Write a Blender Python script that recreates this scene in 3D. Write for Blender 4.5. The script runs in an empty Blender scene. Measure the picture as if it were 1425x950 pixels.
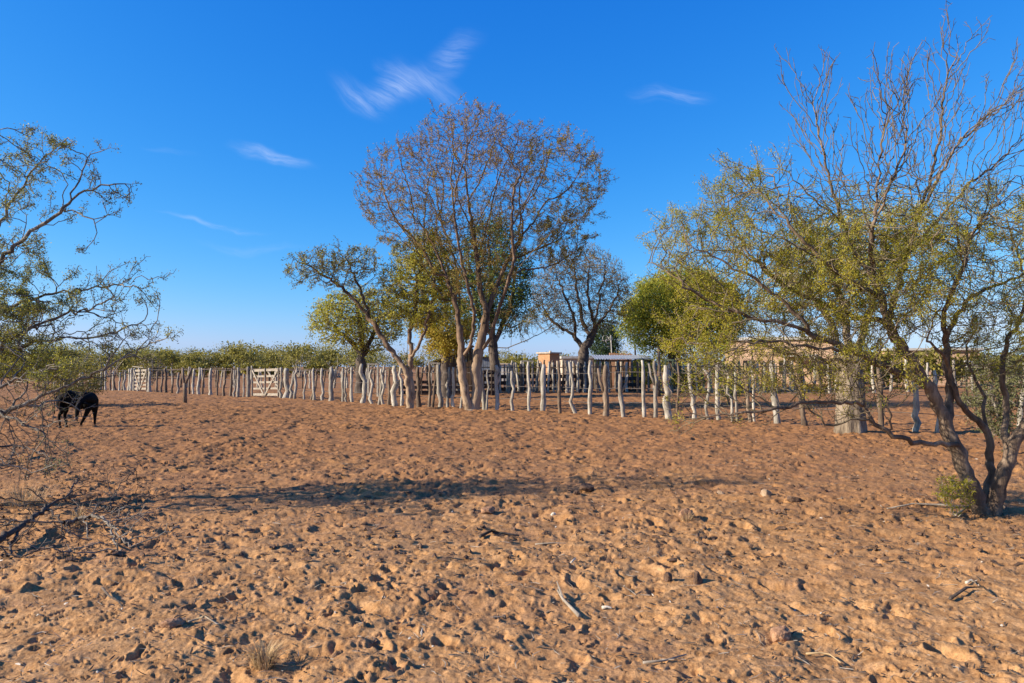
import bpy, bmesh, math, random
import numpy as np
from mathutils import Vector, Matrix

random.seed(7)
RS = np.random.RandomState(11)
R = math.radians
S = bpy.context.scene
COL = S.collection

# ------------------------------------------------------------------ camera
F_PX = 1029.0          # focal length in photo pixels (photo 1425 x 950)
PITCH = math.atan(35.0 / F_PX)
CAM_H = 1.62
cam_d = bpy.data.cameras.new('camera')
cam = bpy.data.objects.new('camera', cam_d)
COL.objects.link(cam)
cam.location = (0, 0, CAM_H)
cam.rotation_euler = (R(90) + PITCH, 0, 0)
cam_d.sensor_width = 36.0
cam_d.lens = 36.0 * F_PX / 1425.0
cam_d.clip_start = 0.05
cam_d.clip_end = 9000.0
S.camera = cam

# ------------------------------------------------------------------ light
SUN_EL = 25.3
SUN_BACK = 13.0        # degrees the sun stands behind the camera's left shoulder
S.view_settings.view_transform = 'Standard'
S.view_settings.look = 'None'
S.view_settings.gamma = 1.0
S.view_settings.exposure = 1.0
el, bk = R(SUN_EL), R(SUN_BACK)
to_sun = Vector((-math.cos(el) * math.cos(bk), -math.cos(el) * math.sin(bk), math.sin(el)))
sd = bpy.data.lights.new('sun', 'SUN')
sun = bpy.data.objects.new('sun', sd)
COL.objects.link(sun)
sd.energy = 4.8
sd.angle = R(0.53)
sd.color = (1.0, 0.87, 0.69)
sun.rotation_euler = to_sun.to_track_quat('Z', 'Y').to_euler()

W = bpy.data.worlds.new('World')
S.world = W
W.use_nodes = True
wt = W.node_tree
wt.nodes.clear()


class NB:
    """short node builder"""
    def __init__(s, tree):
        s.t = tree

    def n(s, typ, ins=None, **kw):
        nd = s.t.nodes.new(typ)
        for k, v in kw.items():
            setattr(nd, k, v)
        for k, v in (ins or {}).items():
            if isinstance(v, bpy.types.NodeSocket):
                s.t.links.new(v, nd.inputs[k])
            else:
                nd.inputs[k].default_value = v
        return nd

    def m(s, op, a, b=0.0, c=0.0, clamp=False):
        return s.n('ShaderNodeMath', {0: a, 1: b, 2: c}, operation=op, use_clamp=clamp).outputs[0]

    def mix(s, f, a, b, mode='MIX'):
        nd = s.t.nodes.new('ShaderNodeMix')
        nd.data_type = 'RGBA'
        nd.blend_type = mode
        for i, v in ((0, f), (6, a), (7, b)):
            if isinstance(v, bpy.types.NodeSocket):
                s.t.links.new(v, nd.inputs[i])
            else:
                nd.inputs[i].default_value = v if i == 0 else (tuple(v) + (1,))[:4]
        return nd.outputs[2]

    def ramp(s, f, stops, interp='LINEAR'):
        nd = s.n('ShaderNodeValToRGB', {0: f})
        cr = nd.color_ramp
        cr.interpolation = interp
        while len(cr.elements) > 1:
            cr.elements.remove(cr.elements[-1])
        cr.elements[0].position = stops[0][0]
        cr.elements[0].color = (tuple(stops[0][1]) + (1,))[:4]
        for p, c in stops[1:]:
            e = cr.elements.new(p)
            e.color = (tuple(c) + (1,))[:4]
        return nd.outputs[0]

    def sstep(s, v, a, b):
        return s.n('ShaderNodeMapRange', {0: v, 1: a, 2: b, 3: 0.0, 4: 1.0}, interpolation_type='SMOOTHSTEP').outputs[0]


nb = NB(wt)
sky = nb.n('ShaderNodeTexSky', sky_type='NISHITA', sun_disc=False)
sky.sun_elevation = el
# Nishita: rotation 0 puts the sun on +Y, growing clockwise seen from above
sky.sun_rotation = math.atan2(to_sun.x, to_sun.y)
sky.altitude = 900.0
sky.air_density = 1.0
sky.dust_density = 1.0
sky.ozone_density = 3.0
# the camera's own rendering of the sky: deep saturated blue overhead, pale blue at the horizon
rgb = nb.n('ShaderNodeSeparateColor', {0: sky.outputs[0]})
g_ = nb.m('MULTIPLY', rgb.outputs[1], 0.67)
r_ = nb.m('MINIMUM', nb.m('MULTIPLY', nb.m('POWER', rgb.outputs[0], 2.1), 0.114), nb.m('MULTIPLY', g_, 0.74))
b_ = nb.m('MAXIMUM', nb.m('MULTIPLY', nb.m('POWER', rgb.outputs[2], 0.5), 2.25), nb.m('MULTIPLY', g_, 0.8))
hs = nb.n('ShaderNodeCombineColor', {0: r_, 1: g_, 2: b_})
tc = nb.n('ShaderNodeTexCoord')
sx = nb.n('ShaderNodeSeparateXYZ', {0: tc.outputs['Generated']})
yy = nb.m('MAXIMUM', nb.m('ABSOLUTE', sx.outputs[1]), 0.05)
u = nb.m('DIVIDE', sx.outputs[0], yy)
v = nb.m('DIVIDE', sx.outputs[2], yy)


def px2uv(x, y):
    t = (x - 712.5) / F_PX
    w = (475.0 - y) / F_PX
    yc = math.cos(PITCH) - w * math.sin(PITCH)
    return t / yc, (math.sin(PITCH) + w * math.cos(PITCH)) / yc


uvc = nb.n('ShaderNodeCombineXYZ', {0: u, 1: v, 2: 0.0})
warp = nb.n('ShaderNodeTexNoise', {'Vector': uvc.outputs[0], 'Scale': 9.0, 'Detail': 3.0})
wv = nb.n('ShaderNodeVectorMath', {0: warp.outputs['Color'], 1: (0.5, 0.5, 0.5)}, operation='SUBTRACT')
wv2 = nb.n('ShaderNodeVectorMath', {0: wv.outputs[0], 'Scale': 0.055}, operation='SCALE')
uvw = nb.n('ShaderNodeVectorMath', {0: uvc.outputs[0], 1: wv2.outputs[0]}, operation='ADD')
# cirrus wisps: centre pixel, half length, half width (pixels), tilt (deg, up to the right), strength, streak tilt
WISPS = [(560, 118, 60, 26, 20, 0.62, -36), (630, 76, 48, 26, 36, 0.45, -14), (505, 130, 52, 20, -30, 0.42, -36),
         (600, 115, 60, 22, -40, 0.36, -44), (560, 98, 40, 12, -34, 0.4, -40),
         (378, 213, 58, 9, -9, 0.8, -10), (300, 311, 75, 4.5, -10, 0.6, -10), (932, 132, 50, 13, -4, 0.5, -8),
         (350, 343, 80, 7, -5, 0.20, -5), (235, 206, 40, 5, -12, 0.16, -10)]
tot = None
for cx, cy, a, b, tilt, stg, st in WISPS:
    cu, cv = px2uv(cx, cy)
    d0 = nb.n('ShaderNodeVectorMath', {0: uvw.outputs[0], 1: (cu, cv, 0)}, operation='SUBTRACT').outputs[0]
    rt = nb.n('ShaderNodeVectorRotate', {'Vector': d0, 'Angle': -R(tilt)}, rotation_type='Z_AXIS').outputs[0]
    sc_ = nb.n('ShaderNodeVectorMath', {0: rt, 1: (F_PX / a, F_PX / b, 0)}, operation='MULTIPLY').outputs[0]
    ln = nb.n('ShaderNodeVectorMath', {0: sc_}, operation='LENGTH').outputs['Value']
    g = nb.m('SUBTRACT', 1.0, nb.sstep(ln, 0.0, 1.35))
    r2 = nb.n('ShaderNodeVectorRotate', {'Vector': uvw.outputs[0], 'Angle': -R(st)}, rotation_type='Z_AXIS').outputs[0]
    s2 = nb.n('ShaderNodeVectorMath', {0: r2, 1: (11.0, 88.0, 0)}, operation='MULTIPLY').outputs[0]
    nz = nb.n('ShaderNodeTexNoise', {'Vector': s2, 'Scale': 1.0, 'Detail': 8.0, 'Roughness': 0.66}).outputs[0]
    k = nb.m('MULTIPLY', nb.m('MULTIPLY', nb.m('POWER', g, 1.35), nb.sstep(nz, 0.26, 0.82)), stg)
    tot = k if tot is None else nb.m('ADD', tot, k)
tot = nb.m('MINIMUM', nb.m('MULTIPLY', tot, 0.88), 0.8)
skyc = nb.mix(tot, hs.outputs[0], (3.4, 4.1, 5.6))
bg = nb.n('ShaderNodeBackground', {'Color': skyc, 'Strength': 0.10})
nb.n('ShaderNodeOutputWorld', {0: bg.outputs[0]})


# ------------------------------------------------------------------ pixel <-> place
def P(px, py, d):
    """the place seen at photo pixel (px, py), d metres ahead of the camera"""
    uu, vv = px2uv(px, py)
    return np.array((uu * d, d, CAM_H + vv * d))


def X(px, d):
    return (px - 712.5) / F_PX * d


# ------------------------------------------------------------------ numpy noise
def _hash(ix, iy, s):
    h = (ix.astype(np.int64) * 374761393 + iy.astype(np.int64) * 668265263 + s * 1442695041) & 0xffffffff
    h = ((h ^ (h >> 13)) * 1274126177) & 0xffffffff
    h = ((h ^ (h >> 16)) * 2246822519) & 0xffffffff
    return ((h ^ (h >> 15)) & 0xffffff) / float(0x1000000)


def perlin(x, y, s=0):
    ix, iy = np.floor(x), np.floor(y)
    fx, fy = x - ix, y - iy
    wx, wy = fx * fx * fx * (fx * (fx * 6 - 15) + 10), fy * fy * fy * (fy * (fy * 6 - 15) + 10)
    out = []
    for dx, dy in ((0, 0), (1, 0), (0, 1), (1, 1)):
        a = _hash(ix + dx, iy + dy, s) * 2 * np.pi
        out.append(np.cos(a) * (fx - dx) + np.sin(a) * (fy - dy))
    a = out[0] + wx * (out[1] - out[0])
    b = out[2] + wx * (out[3] - out[2])
    return (a + wy * (b - a)) * 1.4


def dents(x, y, cell, s, rmin, rmax, dmin, dmax, prob, rim=0.35, edge=0.45):
    """scattered rounded pits (positive depth) or clods (negative depth)"""
    gx, gy = np.floor(x / cell), np.floor(y / cell)
    out = np.zeros_like(x)
    for dx in (-1, 0, 1):
        for dy in (-1, 0, 1):
            cx, cy = gx + dx, gy + dy
            px_ = (cx + _hash(cx, cy, s)) * cell
            py_ = (cy + _hash(cx, cy, s + 1)) * cell
            on = _hash(cx, cy, s + 2) < prob
            r = rmin + (rmax - rmin) * _hash(cx, cy, s + 3)
            dp = dmin + (dmax - dmin) * _hash(cx, cy, s + 4)
            an = _hash(cx, cy, s + 5) * np.pi
            el_ = 0.65 + 0.6 * _hash(cx, cy, s + 6)
            ux, uy = x - px_, y - py_
            a = (ux * np.cos(an) + uy * np.sin(an)) / (r * el_)
            b = (-ux * np.sin(an) + uy * np.cos(an)) / (r / el_)
            q = np.sqrt(a * a + b * b)
            t = np.clip((1.0 - q) / edge, 0, 1)
            pit = -dp * t * t * (3 - 2 * t)
            rm = dp * rim * np.exp(-((q - 1.15) / 0.22) ** 2)
            out += np.where(on, pit + rm, 0)
    return out


def macro(x, y):
    x = np.asarray(x, float)
    y = np.asarray(y, float)
    h = 0.035 * perlin(x / 4.1, y / 4.1, 3) + 0.06 * perlin(x / 13.0, y / 13.0, 4)
    return h * np.clip(y / 4.0, 0, 1)


def ground_h(x, y):
    x = np.asarray(x, float)
    y = np.asarray(y, float)
    h = macro(x, y)
    fade = np.clip(1.5 - y / 60.0, 0, 1) * np.clip((y + 3) / 3.0, 0, 1)
    wx = x + 0.075 * perlin(x / 0.23, y / 0.23, 21) + 0.030 * perlin(x / 0.075, y / 0.075, 23) + 0.010 * perlin(x / 0.028, y / 0.028, 25)
    wy = y + 0.075 * perlin(x / 0.23, y / 0.23, 22) + 0.030 * perlin(x / 0.075, y / 0.075, 24) + 0.010 * perlin(x / 0.028, y / 0.028, 26)
    rough = (0.85 + 0.45 * perlin(x / 2.3, y / 2.3, 31)) * (1 + 0.65 * np.clip((y - 7) / 14, 0, 1))
    d = 0.030 * perlin(wx / 0.95, wy / 0.95, 5) + 0.034 * perlin(wx / 0.42, wy / 0.42, 6)
    rg = 1 - np.abs(perlin(wx / 0.30, wy / 0.27, 7)) * 2
    d += 0.016 * rg + 0.013 * perlin(wx / 0.15, wy / 0.15, 8)
    near = np.clip(2.2 - y / 12.0, 0.4, 1)
    d += near * (0.0085 * perlin(wx / 0.07, wy / 0.07, 9) + 0.006 * perlin(x / 0.031, y / 0.031, 10))
    d += dents(wx, wy, 0.36, 40, 0.045, 0.115, 0.020, 0.062, 0.66, rim=.28, edge=.8)
    d += dents(wx, wy, 0.15, 50, 0.018, 0.046, 0.008, 0.028, 0.45, rim=.32, edge=.55)
    d += dents(wx, wy, 0.75, 60, 0.05, 0.11, -0.045, -0.015, 0.16, rim=0.0, edge=0.9)
    d += near * dents(wx, wy, 0.15, 70, 0.012, 0.028, -0.018, -0.004, 0.32, rim=0.0, edge=0.8)
    d += near * dents(wx, wy, 0.09, 80, 0.010, 0.026, 0.006, 0.022, 0.7)
    return h + d * rough * fade


def gz(x, y):
    return float(macro(np.array([x]), np.array([y]))[0])


def gzf(x, y):
    return float(ground_h(np.array([float(x)]), np.array([float(y)]))[0])


# ------------------------------------------------------------------ materials
def mat(name, build, **kw):
    m = bpy.data.materials.new(name)
    m.use_nodes = True
    m.node_tree.nodes.clear()
    b = NB(m.node_tree)
    sh, disp = build(b)
    o = b.n('ShaderNodeOutputMaterial', {'Surface': sh})
    return m


def obj_co(b):
    return b.n('ShaderNodeTexCoord').outputs['Object']


def geo_pos(b):
    return b.n('ShaderNodeNewGeometry').outputs['Position']


def m_ground(b):
    p = geo_pos(b)
    sp = b.n('ShaderNodeSeparateXYZ', {0: p})
    n1 = b.n('ShaderNodeTexNoise', {'Vector': p, 'Scale': 1.3, 'Detail': 5.0, 'Roughness': 0.6}).outputs[0]
    n2 = b.n('ShaderNodeTexNoise', {'Vector': p, 'Scale': 9.0, 'Detail': 8.0, 'Roughness': 0.68}).outputs[0]
    n3 = b.n('ShaderNodeTexNoise', {'Vector': p, 'Scale': 60.0, 'Detail': 6.0, 'Roughness': 0.7}).outputs[0]
    n4 = b.n('ShaderNodeTexNoise', {'Vector': p, 'Scale': 0.35, 'Detail': 3.0, 'Roughness': 0.5}).outputs[0]
    n5 = b.n('ShaderNodeTexVoronoi', {'Vector': p, 'Scale': 95.0}).outputs['Distance']
    base = b.ramp(n2, [(0.28, (0.225, 0.108, 0.043)), (0.46, (0.385, 0.208, 0.088)), (0.62, (0.52, 0.300, 0.138)), (0.8, (0.63, 0.392, 0.20))])
    grain = b.ramp(n3, [(0.30, (0.45, 0.42, 0.40)), (0.5, (0.93, 0.93, 0.93)), (0.72, (1.25, 1.22, 1.2))])
    c = b.mix(0.75, base, grain, 'MULTIPLY')
    # trampled dung and litter, thicker near the fence; far mix also paints small shadows
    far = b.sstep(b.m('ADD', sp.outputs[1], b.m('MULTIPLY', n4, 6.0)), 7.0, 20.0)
    litter_n = b.m('ADD', b.m('MULTIPLY', n1, 0.55), b.m('MULTIPLY', n2, 0.45))
    th = b.m('SUBTRACT', 0.575, b.m('MULTIPLY', far, 0.14))
    lit = b.n('ShaderNodeMapRange', {0: litter_n, 1: b.m('SUBTRACT', th, 0.05), 2: b.m('ADD', th, 0.07), 3: 0.0, 4: 1.0}).outputs[0]
    lc = b.ramp(n3, [(0.3, (0.08, 0.045, 0.028)), (0.5, (0.19, 0.10, 0.060)), (0.7, (0.40, 0.24, 0.14))])
    c = b.mix(b.m('MULTIPLY', lit, 0.72), c, lc)
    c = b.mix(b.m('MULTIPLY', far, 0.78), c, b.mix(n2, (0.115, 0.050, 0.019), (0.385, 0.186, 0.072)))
    c = b.mix(b.m('MULTIPLY', b.sstep(n4, 0.42, 0.68), 0.30), c, (0.31, 0.155, 0.072))
    speck = b.m('MULTIPLY', b.sstep(n5, 0.14, 0.05), b.sstep(n2, 0.40, 0.62))
    c = b.mix(b.m('MULTIPLY', speck, 0.6), c, (0.13, 0.075, 0.045))
    bm1 = b.n('ShaderNodeBump', {'Height': n3, 'Strength': 0.55, 'Distance': 0.012})
    bm2 = b.n('ShaderNodeBump', {'Height': n2, 'Strength': 0.55, 'Distance': 0.05, 'Normal': bm1.outputs[0]})
    bs = b.n('ShaderNodeBsdfPrincipled', {'Base Color': c, 'Roughness': 0.95, 'Specular IOR Level': 0.12, 'Normal': bm2.outputs[0]})
    return bs.outputs[0], None


def bark(c_dark, c_mid, c_light, scale=14.0, stretch=0.22, bump=0.6, vary=0.0, low_tone=None):
    def f(b):
        p = obj_co(b)
        st = b.n('ShaderNodeMapping', {'Vector': p, 'Scale': (1, 1, stretch)}).outputs[0]
        n1 = b.n('ShaderNodeTexNoise', {'Vector': st, 'Scale': scale, 'Detail': 6.0, 'Roughness': 0.65}).outputs[0]
        n2 = b.n('ShaderNodeTexNoise', {'Vector': p, 'Scale': 2.6, 'Detail': 3.0}).outputs[0]
        n3 = b.n('ShaderNodeTexNoise', {'Vector': st, 'Scale': scale * 3.4, 'Detail': 4.0, 'Roughness': 0.7}).outputs[0]
        f_ = b.m('ADD', b.m('MULTIPLY', n1, 0.62), b.m('MULTIPLY', n2, 0.38))
        c = b.ramp(f_, [(0.34, c_dark), (0.50, c_mid), (0.66, c_light)])
        c = b.mix(0.5, c, b.ramp(n3, [(0.35, (0.5, 0.5, 0.5)), (0.55, (1.05, 1.05, 1.05))]), 'MULTIPLY')
        h = b.m('ADD', n1, b.m('MULTIPLY', n3, 0.5))
        if low_tone:
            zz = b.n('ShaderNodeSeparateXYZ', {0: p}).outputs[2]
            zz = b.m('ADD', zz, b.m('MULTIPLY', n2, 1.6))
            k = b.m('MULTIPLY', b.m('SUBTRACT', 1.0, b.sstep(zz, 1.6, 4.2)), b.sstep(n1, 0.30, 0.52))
            c = b.mix(b.m('MULTIPLY', k, 0.8), c, low_tone)  # paler tone mixed into the bark towards the foot of the trunk
        bp = b.n('ShaderNodeBump', {'Height': h, 'Strength': bump, 'Distance': 0.03})
        rnd = b.n('ShaderNodeObjectInfo').outputs['Random']
        c = b.mix(vary, c, b.ramp(rnd, [(0.0, (0.66, 0.62, 0.58)), (0.5, (0.95, 0.93, 0.90)), (1.0, (1.25, 1.22, 1.15))]), 'MULTIPLY')
        return b.n('ShaderNodeBsdfPrincipled', {'Base Color': c, 'Roughness': 0.9, 'Specular IOR Level': 0.2,
                                                'Normal': bp.outputs[0]}).outputs[0], None
    return f


def leafm(ca, cb, cc, trans=0.35):
    def f(b):
        rnd = b.n('ShaderNodeNewGeometry').outputs['Random Per Island']
        n = b.n('ShaderNodeTexNoise', {'Vector': obj_co(b), 'Scale': 1.6, 'Detail': 3.0}).outputs[0]
        f_ = b.m('ADD', b.m('MULTIPLY', rnd, 0.55), b.m('MULTIPLY', b.sstep(n, 0.35, 0.65), 0.45))
        c = b.ramp(f_, [(0.05, ca), (0.5, cb), (0.95, cc)])
        d = b.n('ShaderNodeBsdfPrincipled', {'Base Color': c, 'Roughness': 0.6, 'Specular IOR Level': 0.25})
        t = b.n('ShaderNodeBsdfTranslucent', {'Color': c})
        return b.n('ShaderNodeMixShader', {0: trans, 1: d.outputs[0], 2: t.outputs[0]}).outputs[0], None
    return f


def plain(c1, c2, scale=6.0, rough=0.85, metallic=0.0, bump=0.3, stretch=(1, 1, 1)):
    def f(b):
        p = b.n('ShaderNodeMapping', {'Vector': obj_co(b), 'Scale': stretch}).outputs[0]
        n = b.n('ShaderNodeTexNoise', {'Vector': p, 'Scale': scale, 'Detail': 5.0, 'Roughness': 0.65}).outputs[0]
        n2 = b.n('ShaderNodeTexNoise', {'Vector': p, 'Scale': scale * 6, 'Detail': 3.0}).outputs[0]
        c = b.mix(b.sstep(b.m('ADD', b.m('MULTIPLY', n, .7), b.m('MULTIPLY', n2, .3)), 0.36, 0.64), c1, c2)
        bp = b.n('ShaderNodeBump', {'Height': n2, 'Strength': bump, 'Distance': 0.01})
        return b.n('ShaderNodeBsdfPrincipled', {'Base Color': c, 'Roughness': rough, 'Metallic': metallic,
                                                'Specular IOR Level': 0.25, 'Normal': bp.outputs[0]}).outputs[0], None
    return f


def hide(c1, c2):
    def f(b):
        p = obj_co(b)
        n = b.n('ShaderNodeTexNoise', {'Vector': p, 'Scale': 5.0, 'Detail': 4.0}).outputs[0]
        h = b.n('ShaderNodeTexNoise', {'Vector': b.n('ShaderNodeMapping', {'Vector': p, 'Scale': (40, 40, 12)}).outputs[0], 'Scale': 3.0, 'Detail': 3.0}).outputs[0]
        c = b.mix(b.sstep(n, 0.45, 0.7), c1, c2)
        bp = b.n('ShaderNodeBump', {'Height': h, 'Strength': 0.5, 'Distance': 0.01})
        return b.n('ShaderNodeBsdfPrincipled', {'Base Color': c, 'Roughness': 0.75, 'Specular IOR Level': 0.12, 'Normal': bp.outputs[0]}).outputs[0], None
    return f


M = {
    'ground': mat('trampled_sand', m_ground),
    'bark_tall': mat('bark_tall', bark((0.050, 0.034, 0.025), (0.135, 0.088, 0.058), (0.30, 0.20, 0.13), 11, low_tone=(0.40, 0.29, 0.19))),
    'bark_dark': mat('bark_dark', bark((0.035, 0.028, 0.024), (0.085, 0.066, 0.054), (0.19, 0.15, 0.12), 12)),
    'bark_right': mat('bark_right', bark((0.050, 0.036, 0.028), (0.155, 0.110, 0.078), (0.33, 0.25, 0.18), 16)),
    'bark_grey': mat('bark_grey', bark((0.060, 0.052, 0.045), (0.17, 0.145, 0.12), (0.36, 0.32, 0.27), 22)),
    'bark_pale': mat('bark_pale', bark((0.07, 0.05, 0.036), (0.22, 0.17, 0.12), (0.42, 0.345, 0.255), 17, 0.2, 1.0)),
    'twig_tall': mat('twig_tall', plain((0.080, 0.055, 0.028), (0.17, 0.122, 0.064), 3)),
    'twig_right': mat('twig_right', plain((0.085, 0.066, 0.042), (0.20, 0.160, 0.105), 4)),
    'twig_pale': mat('twig_pale', plain((0.20, 0.165, 0.125), (0.40, 0.34, 0.27), 4)),
    'post': mat('weathered_post', bark((0.15, 0.128, 0.105), (0.35, 0.322, 0.278), (0.56, 0.525, 0.465), 20, 0.10, 1.0, 0.85)),
    'post_dark': mat('old_post', bark((0.07, 0.05, 0.038), (0.17, 0.125, 0.092), (0.32, 0.25, 0.19), 20, 0.10, 0.9, 0.7)),
    'board': mat('grey_board', plain((0.20, 0.17, 0.135), (0.38, 0.335, 0.275), 12, 0.85, 0, 0.5, (0.25, 1, 1))),
    'board_dark': mat('dark_board', plain((0.022, 0.016, 0.013), (0.07, 0.05, 0.04), 9, 0.9)),
    'board_brown': mat('brown_board', plain((0.045, 0.028, 0.018), (0.12, 0.075, 0.045), 9, 0.9, 0, 0.4, (1, 1, 0.2))),
    'wire': mat('rusty_wire', plain((0.10, 0.085, 0.075), (0.20, 0.17, 0.15), 10, 0.6, 0.4)),
    'leaf_rust': mat('leaf_rust', leafm((0.20, 0.120, 0.035), (0.34, 0.215, 0.050), (0.50, 0.33, 0.060), 0.4)),
    'leaf_olive': mat('leaf_olive', leafm((0.11, 0.105, 0.020), (0.21, 0.185, 0.034), (0.32, 0.26, 0.045), 0.38)),
    'leaf_lime': mat('leaf_lime', leafm((0.19, 0.20, 0.022), (0.38, 0.36, 0.040), (0.56, 0.47, 0.07), 0.45)),
    'leaf_right': mat('leaf_right', leafm((0.22, 0.205, 0.020), (0.40, 0.355, 0.036), (0.57, 0.47, 0.058), 0.46)),
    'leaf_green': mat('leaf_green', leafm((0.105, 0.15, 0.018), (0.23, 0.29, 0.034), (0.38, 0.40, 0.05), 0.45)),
    'leaf_dark': mat('leaf_dark', leafm((0.022, 0.045, 0.018), (0.045, 0.08, 0.028), (0.085, 0.12, 0.04), 0.25)),
    'leaf_grey': mat('leaf_grey', leafm((0.085, 0.090, 0.038), (0.155, 0.160, 0.065), (0.25, 0.24, 0.10), 0.4)),
    'leaf_scrub': mat('leaf_scrub', leafm((0.13, 0.11, 0.042), (0.23, 0.21, 0.045), (0.35, 0.31, 0.06), 0.42)),
    'leaf_yellow': mat('leaf_yellow', leafm((0.22, 0.165, 0.025), (0.36, 0.27, 0.04), (0.50, 0.36, 0.05), 0.38)),
    'straw': mat('straw', leafm((0.36, 0.24, 0.12), (0.50, 0.35, 0.18), (0.62, 0.45, 0.25), 0.2)),
    'bone': mat('bleached', plain((0.40, 0.35, 0.28), (0.60, 0.54, 0.45), 20)),
    'clod': mat('clod', plain((0.20, 0.105, 0.060), (0.40, 0.23, 0.13), 14, 0.95, 0, 0.8)),
    'clod_dark': mat('dung_clod', plain((0.07, 0.042, 0.028), (0.16, 0.095, 0.06), 16, 0.95, 0, 0.8)),
    'stone': mat('pale_stone', plain((0.24, 0.16, 0.10), (0.40, 0.29, 0.20), 14, 0.9, 0, 0.6)),
    'cow': mat('black_hide', hide((0.004, 0.0035, 0.003), (0.008, 0.0055, 0.0045))),
    'hoof': mat('hoof', plain((0.03, 0.025, 0.02), (0.06, 0.05, 0.04), 18)),
    'muzzle': mat('muzzle', plain((0.09, 0.065, 0.058), (0.16, 0.12, 0.105), 18)),
    'brick': mat('adobe_brick', plain((0.34, 0.18, 0.09), (0.48, 0.27, 0.15), 7, 0.95)),
    'slab': mat('concrete_slab', plain((0.34, 0.27, 0.21), (0.50, 0.42, 0.34), 7)),
    'stucco': mat('pink_stucco', plain((0.38, 0.245, 0.155), (0.50, 0.34, 0.23), 2)),
    'whitewash': mat('whitewash', plain((0.33, 0.31, 0.28), (0.48, 0.455, 0.41), 3)),
    'tin': mat('tin_roof', plain((0.17, 0.19, 0.235), (0.29, 0.315, 0.37), 3, 0.55, 0.3)),
    'yellow': mat('faded_yellow', plain((0.55, 0.42, 0.12), (0.68, 0.55, 0.22), 6)),
    'dark': mat('dark_opening', plain((0.012, 0.010, 0.009), (0.025, 0.02, 0.018), 4)),
}


# ------------------------------------------------------------------ mesh + object helpers
def mesh_np(name, verts, faces_list, smooth=True):
    """faces_list: list of (n,k) int arrays"""
    me = bpy.data.meshes.new(name)
    verts = np.asarray(verts, np.float32)
    loops = np.concatenate([f.reshape(-1) for f in faces_list]).astype(np.int32)
    tot_ = np.concatenate([np.full(len(f), f.shape[1]) for f in faces_list]).astype(np.int32)
    st = np.concatenate([[0], np.cumsum(tot_)[:-1]]).astype(np.int32)
    me.vertices.add(len(verts))
    me.vertices.foreach_set('co', verts.reshape(-1))
    me.loops.add(len(loops))
    me.loops.foreach_set('vertex_index', loops)
    me.polygons.add(len(tot_))
    me.polygons.foreach_set('loop_start', st)
    me.polygons.foreach_set('loop_total', tot_)
    me.polygons.foreach_set('use_smooth', np.full(len(tot_), smooth, bool))
    me.update(calc_edges=True)
    return me


def obj(name, me, material, parent=None, kind=None, loc=None):
    o = bpy.data.objects.new(name, me)
    COL.objects.link(o)
    if material is not None and me is not None and not me.materials:
        me.materials.append(material)
    if parent is not None:
        o.parent = parent
    if kind:
        o['kind'] = kind
    if loc is not None:
        o.location = loc
    return o


def tag(o, label, cat, group=None):
    o['label'] = label
    o['category'] = cat
    if group:
        o['group'] = group
    return o


def thing(name, loc, label, cat, group=None):
    o = bpy.data.objects.new(name, None)
    COL.objects.link(o)
    o.location = loc
    o.empty_display_size = 0.2
    return tag(o, label, cat, group)


class MB:
    """collects boxes, tubes and lumps into one mesh"""
    def __init__(s):
        s.v, s.f = [], []

    def box(s, c, size, rot=None, taper=1.0):
        hx, hy, hz = (q / 2 for q in size)
        n = len(s.v)
        for z in (-1, 1):
            for (x, y) in ((-1, -1), (1, -1), (1, 1), (-1, 1)):
                p = Vector((x * hx * (taper if z > 0 else 1), y * hy * (taper if z > 0 else 1), z * hz))
                if rot is not None:
                    p = rot @ p
                s.v.append(tuple(p + Vector(c)))
        for q in ((3, 2, 1, 0), (4, 5, 6, 7), (0, 1, 5, 4), (1, 2, 6, 5), (2, 3, 7, 6), (3, 0, 4, 7)):
            s.f.append(tuple(n + i for i in q))
        return s

    def bar(s, a, b, w, t):
        """rectangular bar between two points; w = width in the vertical-ish direction, t = thickness"""
        a, b = Vector(a), Vector(b)
        d = (b - a)
        L = d.length
        d.normalize()
        up = Vector((0, 0, 1)) if abs(d.z) < 0.95 else Vector((0.3, 1, 0)).normalized()
        side = d.cross(up).normalized()
        up = side.cross(d).normalized()
        rot = Matrix((d, side, up)).transposed()
        return s.box((a + b) / 2, (L, t, w), rot)

    def tube(s, pts, rad, n=6, cap=True):
        pts = [Vector(p) for p in pts]
        base = len(s.v)
        m = len(pts)
        ref = None
        for i, p in enumerate(pts):
            d = (pts[min(i + 1, m - 1)] - pts[max(i - 1, 0)]).normalized()
            if ref is None:
                ref = Vector((1, 0, 0)) if abs(d.x) < 0.8 else Vector((0, 1, 0))
            a = d.cross(ref).normalized()
            b = d.cross(a).normalized()
            r = rad[i] if hasattr(rad, '__len__') else rad
            for k in range(n):
                t = 2 * math.pi * k / n
                s.v.append(tuple(p + a * (r * math.cos(t)) + b * (r * math.sin(t))))
        for i in range(m - 1):
            for k in range(n):
                k2 = (k + 1) % n
                s.f.append((base + i * n + k, base + i * n + k2, base + (i + 1) * n + k2, base + (i + 1) * n + k))
        if cap:
            s.f.append(tuple(base + k for k in range(n))[::-1])
            s.f.append(tuple(base + (m - 1) * n + k for k in range(n)))
        return s

    def mesh(s, name='mesh', smooth=False):
        me = bpy.data.meshes.new(name)
        me.from_pydata(s.v, [], s.f)
        if smooth:
            me.polygons.foreach_set('use_smooth', [True] * len(me.polygons))
        me.update()
        return me

    def build(s, name, material, parent=None, smooth=False, kind=None, off=None):
        if off is not None:
            s.v = [(x - off[0], y - off[1], z - off[2]) for x, y, z in s.v]
        return obj(name, s.mesh(name, smooth), material, parent, kind)


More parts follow.
